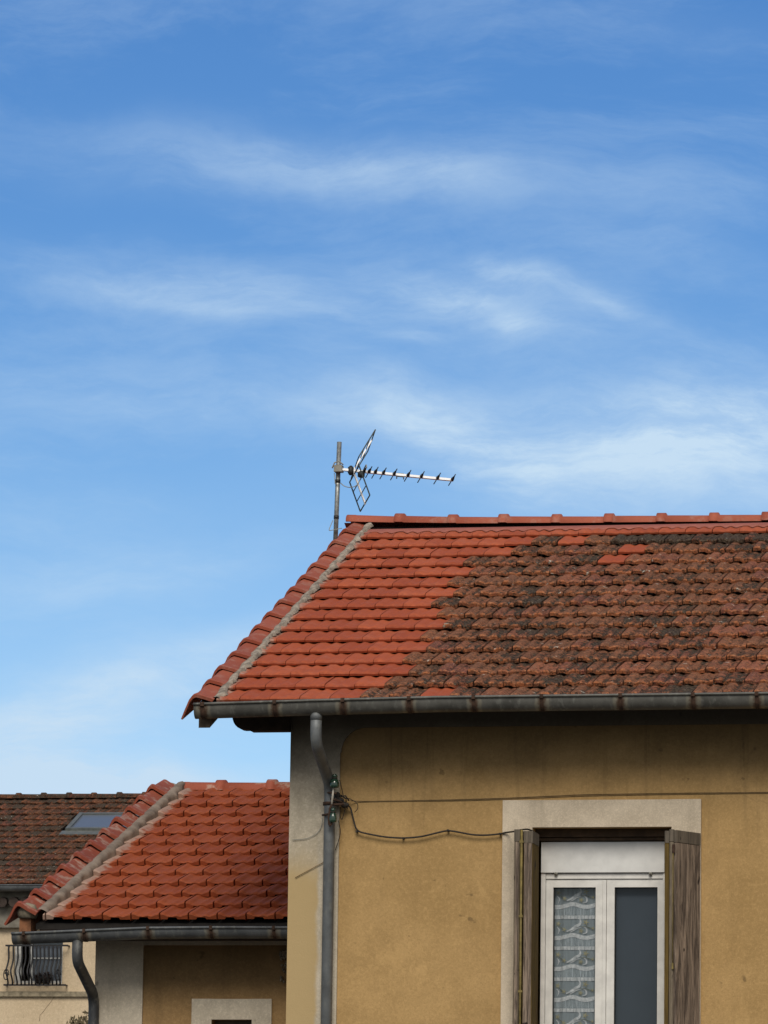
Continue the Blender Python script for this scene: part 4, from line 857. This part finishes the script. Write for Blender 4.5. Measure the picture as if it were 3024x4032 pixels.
mb = MB(); zl = fb(400, 1003, YF_)[2]; mb.box(FX0+.3, FX1-.3, YF_-.06, YF_-.001, zl-.05, zl+.035); mb.build('string_course', plain('soiled_ledge', (0.30, 0.25, 0.17), 0.9, var=0.4), far)
mb = MB(); z1, z0 = zt+.05, fk(150, 1240, YF_)[2]; mb.box(FX0+.3, FX1-.3, YF_-.22, YF_-.001, fk(150, 1205, YF_-.2)[2], z1); mb.box(FX0+.3, FX1-.3, YF_-.12, YF_-.001, z0-.35, fk(150, 1205, YF_-.2)[2]-.003); mb.build('cornice', plain('grey_cornice', (0.26, 0.235, 0.19), 0.95, var=0.4, scale=4), far)
mb = MB(); zg_ = fk(150, 1195, YF_-.25)[2]; x = FX0+.4
while x < FX1-.5:
    mb.tube([(x, YF_-.34, zg_), (x, YF_-.20, zg_+.02)], .085, 9); x += .2
mb.build('canal_tile_row', plain('dark_canal_tiles', (0.075, 0.055, 0.045), 0.9, var=0.4), far)
dk = MB(); dk.prism([(0, YFE+.03, frz(YFE+.03, -.04)), (0, YFR, frz(YFR, -.04)), (0, 2*YFR-YFE, frz(YFE, -.04)), (0, 2*YFR-YFE, frz(YFE, -.12)), (0, YFR, frz(YFR, -.12)), (0, YFE+.03, frz(YFE+.03, -.12))], (FX0, 0, 0), (FX1, 0, 0)); froof = dk.build('roof', UNDER, far)
b = MB(); b.add([(FX0, YFR, frz(YFR, .03)), (FX1, YFR, frz(YFR, .03)), (FX1, 2*YFR-YFE+.05, frz(YFE, .02)), (FX0, 2*YFR-YFE+.05, frz(YFE, .02))], [(0, 1, 2, 3)], tid=[.5]*4, grime=[.5]*4, valley=[.5]*4); b.build('rear_slope', FART, froof)
nF = np.cross(SF.ex, SF.es)
sk = [on_plane(x/2.37, 3050+y/2.37, SF.O+SF.en*.06, SF.en) for x, y in ((610, 520), (757, 372))]
skx0 = sk[0][0]; sks0 = (sk[0]-SF.O)@SF.es; sks1 = (sk[1]-SF.O)@SF.es; skx1 = skx0+1.15
ft = MB()
for r in range(nrow):
    X = FX0 + (0 if r % 2 else .11)
    while X < FX1-.1:
        sl = r*SF.g
        if not (skx0-.05 < X+.11 < skx1+.02 and sks0-.22 < sl < sks1-.18): put_tile(ft, SF, X, .2175, r, 'old', coarse=True)
        X += .2175
ft.build('roof_tiles', FART, froof)
cxs = [fk(x, 195, YFR)[0] for x in (178, 412, 648, 880, 1118)]; stp = (cxs[-1]-cxs[0])/4
xs = [cxs[0]-stp*k for k in range(12, 0, -1)] + cxs + [cxs[-1]+stp*k for k in range(1, 6)]; xs = [x for x in xs if FX0 < x < FX1]
rc = MB(); ridge_caps(rc, xs, YFR, lambda x: frz(YFR, .01), .12, .085, 1.3); rco = rc.build('ridge_cap', FART, froof)
q = MB(); h_ = .10; S_ = SF
def sbox(mb, x0, x1, s0, s1, n0, n1, mi=0):
    v = [S_.p(x, s_, n) for n in (n0, n1) for s_ in (s0, s1) for x in (x0, x1)]
    mb.add(v, [(0, 2, 3, 1), (4, 5, 7, 6), (0, 1, 5, 4), (2, 6, 7, 3), (0, 4, 6, 2), (1, 3, 7, 5)], mi)
fw_ = .075
sbox(q, skx0, skx0+fw_, sks0, sks1, -.03, h_); sbox(q, skx1-fw_, skx1, sks0, sks1, -.03, h_); sbox(q, skx0+fw_, skx1-fw_, sks0, sks0+fw_, -.03, h_-.003); sbox(q, skx0+fw_, skx1-fw_, sks1-fw_, sks1, -.03, h_-.003)
sbox(q, skx0-.06, skx1+.06, sks0-.22, sks0-.004, .01, .055)
sko = q.build('skylight', GREYMETAL, froof); q = MB(); sbox(q, skx0+fw_, skx1-fw_, sks0+fw_, sks1-fw_, .05, .07); q.build('pane', SKYGLASS, sko)
path = [(FX0, YFE-.16, fk(0, 1036, YFE-.16)[2]), (FX1, YFE-.16, fk(0, 1036, YFE-.16)[2]+.012)]
gm, zgf, secf = gutter_mesh(path, [], .085, .10); gm.build('gutter', ZINCD, far)
wz = lambda y: fb(400, y, YF_)[2]; wx = lambda x: fb(x, 700, YF_)[0]
q = MB(); q.box(wx(150), wx(222), YF_+.06, YF_+.12, wcz0, wcz1); q.box(wx(662), wcx1, YF_+.06, YF_+.12, wcz0, wcz1); q.box(wx(222), wx(662), YF_+.061, YF_+.12, wcz0, wcz0+.05); q.box(wx(320), wx(345), YF_+.06, YF_+.12, wcz0+.05, wcz1); q.box(wx(345), wx(662), YF_+.062, YF_+.10, wz(622), wz(606))
fwo = q.build('window', plain('grey_white_frame', (0.50, 0.50, 0.48), 0.6), far)
m, t = new_mat('pale_reflecting_pane'); PANEF = finish(m, t, (0.075, 0.085, 0.105), 0.15, spec=0.9)
q = MB(); q.add([(wx(345), YF_+.09, wcz0+.05), (wx(662), YF_+.09, wcz0+.05), (wx(662), YF_+.09, wcz1), (wx(345), YF_+.09, wcz1)], [(0, 1, 2, 3)]); q.build('pane', PANEF, fwo)
q = MB(); YG = YF_-.16
zb, zt3 = fb(400, 908, YG)[2], fb(400, 478, YG)[2]; gxf = lambda x: fb(x, 700, YG)[0]
for z_, xa, xb in ((zb, 45, 720), (zt3, 55, 735)): q.box(gxf(xa), gxf(xb), YG-.015, YG+.015, z_-.014, z_+.014); [q.box(gxf(x_)-.012, gxf(x_)+.012, YG, YF_-.001, z_-.012, z_+.012) for x_ in (xa+12, xb-12)]
for i, x_ in enumerate((90, 140, 190, 235, 275, 320, 350, 392, 435, 480, 528, 575, 620, 658)):
    pts = []
    for k in range(17):
        u_ = k/16; bel = .55*math.exp(-((u_-.28)/.17)**2); pts.append((gxf(x_)+.016*math.sin(u_*9+1)*math.exp(-((u_-.4)/.35)**2), YG-.17*bel, zb+(zt3-zb)*u_))
    q.tube(pts, .015, 7)
for x_ in (85, 650):
    c = gxf(x_); q.tube([(c+.05*math.cos(a)*(1-a/16), YG-.1, zb+.16+.11*math.sin(a)*(1-a/16)) for a in np.linspace(0, 9, 30)], .009, 6)
q.build('window_grille', IRON, far)
for x_, w_, lab in ((425, .10, 'dark potted plant behind the grille, left of the two on the sill'), (510, .11, 'dark potted plant behind the grille, right of the two on the sill')):
    c = fb(x_, 893, YF_-.02); pl = thing('potted_plant', (c[0], YF_-.02, wcz0+.002), lab, 'plant', 'potted plants on the barred sill')
    q = MB(); q.lathe([(.05, 0), (.065, .08), (.07, .085)], (c[0], YF_-.02, wcz0+.002), n=10); q.build('pot', POT, pl)
    q = MB()
    for k in range(46):
        a = random.uniform(0, 6.28); e_ = random.uniform(-.1, 1.4); r_ = w_*random.uniform(.4, 1.0); p = np.array([c[0]+r_*math.cos(a)*math.cos(e_), YF_-.02+.7*r_*math.sin(a)*math.cos(e_), wcz0+.10+r_*math.sin(e_)*.9])
        d1 = np.array([random.gauss(0, 1) for _ in range(3)]); d1 /= np.linalg.norm(d1); d2 = np.cross(d1, [random.gauss(0, 1) for _ in range(3)]); d2 /= np.linalg.norm(d2)
        q.add([p-d1*.03, p+d2*.018, p+d1*.03, p-d2*.018], [(0, 1, 2, 3)])
    q.build('foliage', FLOWER, pl)
crk = MB(); crk.tube([fb(x, y, YF_-.002) for x, y in ((592, 1030), (575, 1060), (540, 1110), (505, 1150), (470, 1200), (435, 1240), (430, 1300))], .0045, 5); crk.build('wall_crack', plain('crack_shadow', (0.36, 0.28, 0.19), 0.95), far)

# ------------------------------------------------------------------ a dry shrub whose twigs just reach into view
sx = fb(860, 1300, 9.0); sh = thing('dry_shrub', (sx[0], 9.0, 0), 'dry twiggy shrub with few brown leaves rising beside the small downpipe', 'shrub')
tw, lf = MB(), MB()
for px_, py_ in ((785, 1260), (800, 1300), (855, 1235), (870, 1290), (900, 1270), (925, 1245), (940, 1195), (830, 1310)):
    tip = fb(px_, py_, 9.0+random.uniform(-.3, .3)); b_ = np.array([sx[0]+random.uniform(-.08, .08), 9.0, 0.0]); pts = [b_ + (tip-b_)*q_ + np.array([.06*math.sin(q_*7+px_), .05*math.cos(q_*5+px_), 0])*(1-q_) for q_ in np.linspace(0, 1, 12)]
    tw.tube(pts, [.014*(1-.82*q_) for q_ in np.linspace(0, 1, 12)], 6)
    for k in range(110):
        q_ = random.uniform(.965, 1.0) if k < 20 else random.uniform(.12, .95)
        sp_ = .022 if q_ > .96 else .05 + .22*math.sin(math.pi*min(1, q_))
        p = b_ + (tip-b_)*q_ + np.array([random.gauss(0, sp_), random.gauss(0, sp_), random.gauss(0, .008)]); d1 = np.array([random.gauss(0, .7), random.gauss(0, .5), random.gauss(0, 1)]); d1 /= np.linalg.norm(d1); d2 = np.cross(d1, [0.2, 1, .1]); d2 /= np.linalg.norm(d2)+1e-9
        kz = 1.0 if q_ > .96 else 1.8
        lf.add([p-d1*.022*kz, p+d2*.009*kz, p+d1*.022*kz, p-d2*.009*kz], [(0, 1, 2, 3)])
        if q_ < .95 and k % 3 == 0: tw.tube([b_ + (tip-b_)*max(.02, q_-.05), p], [.005, .002], 5)
tw.build('stems', TWIG, sh); lf.build('leaves', LEAF, sh)
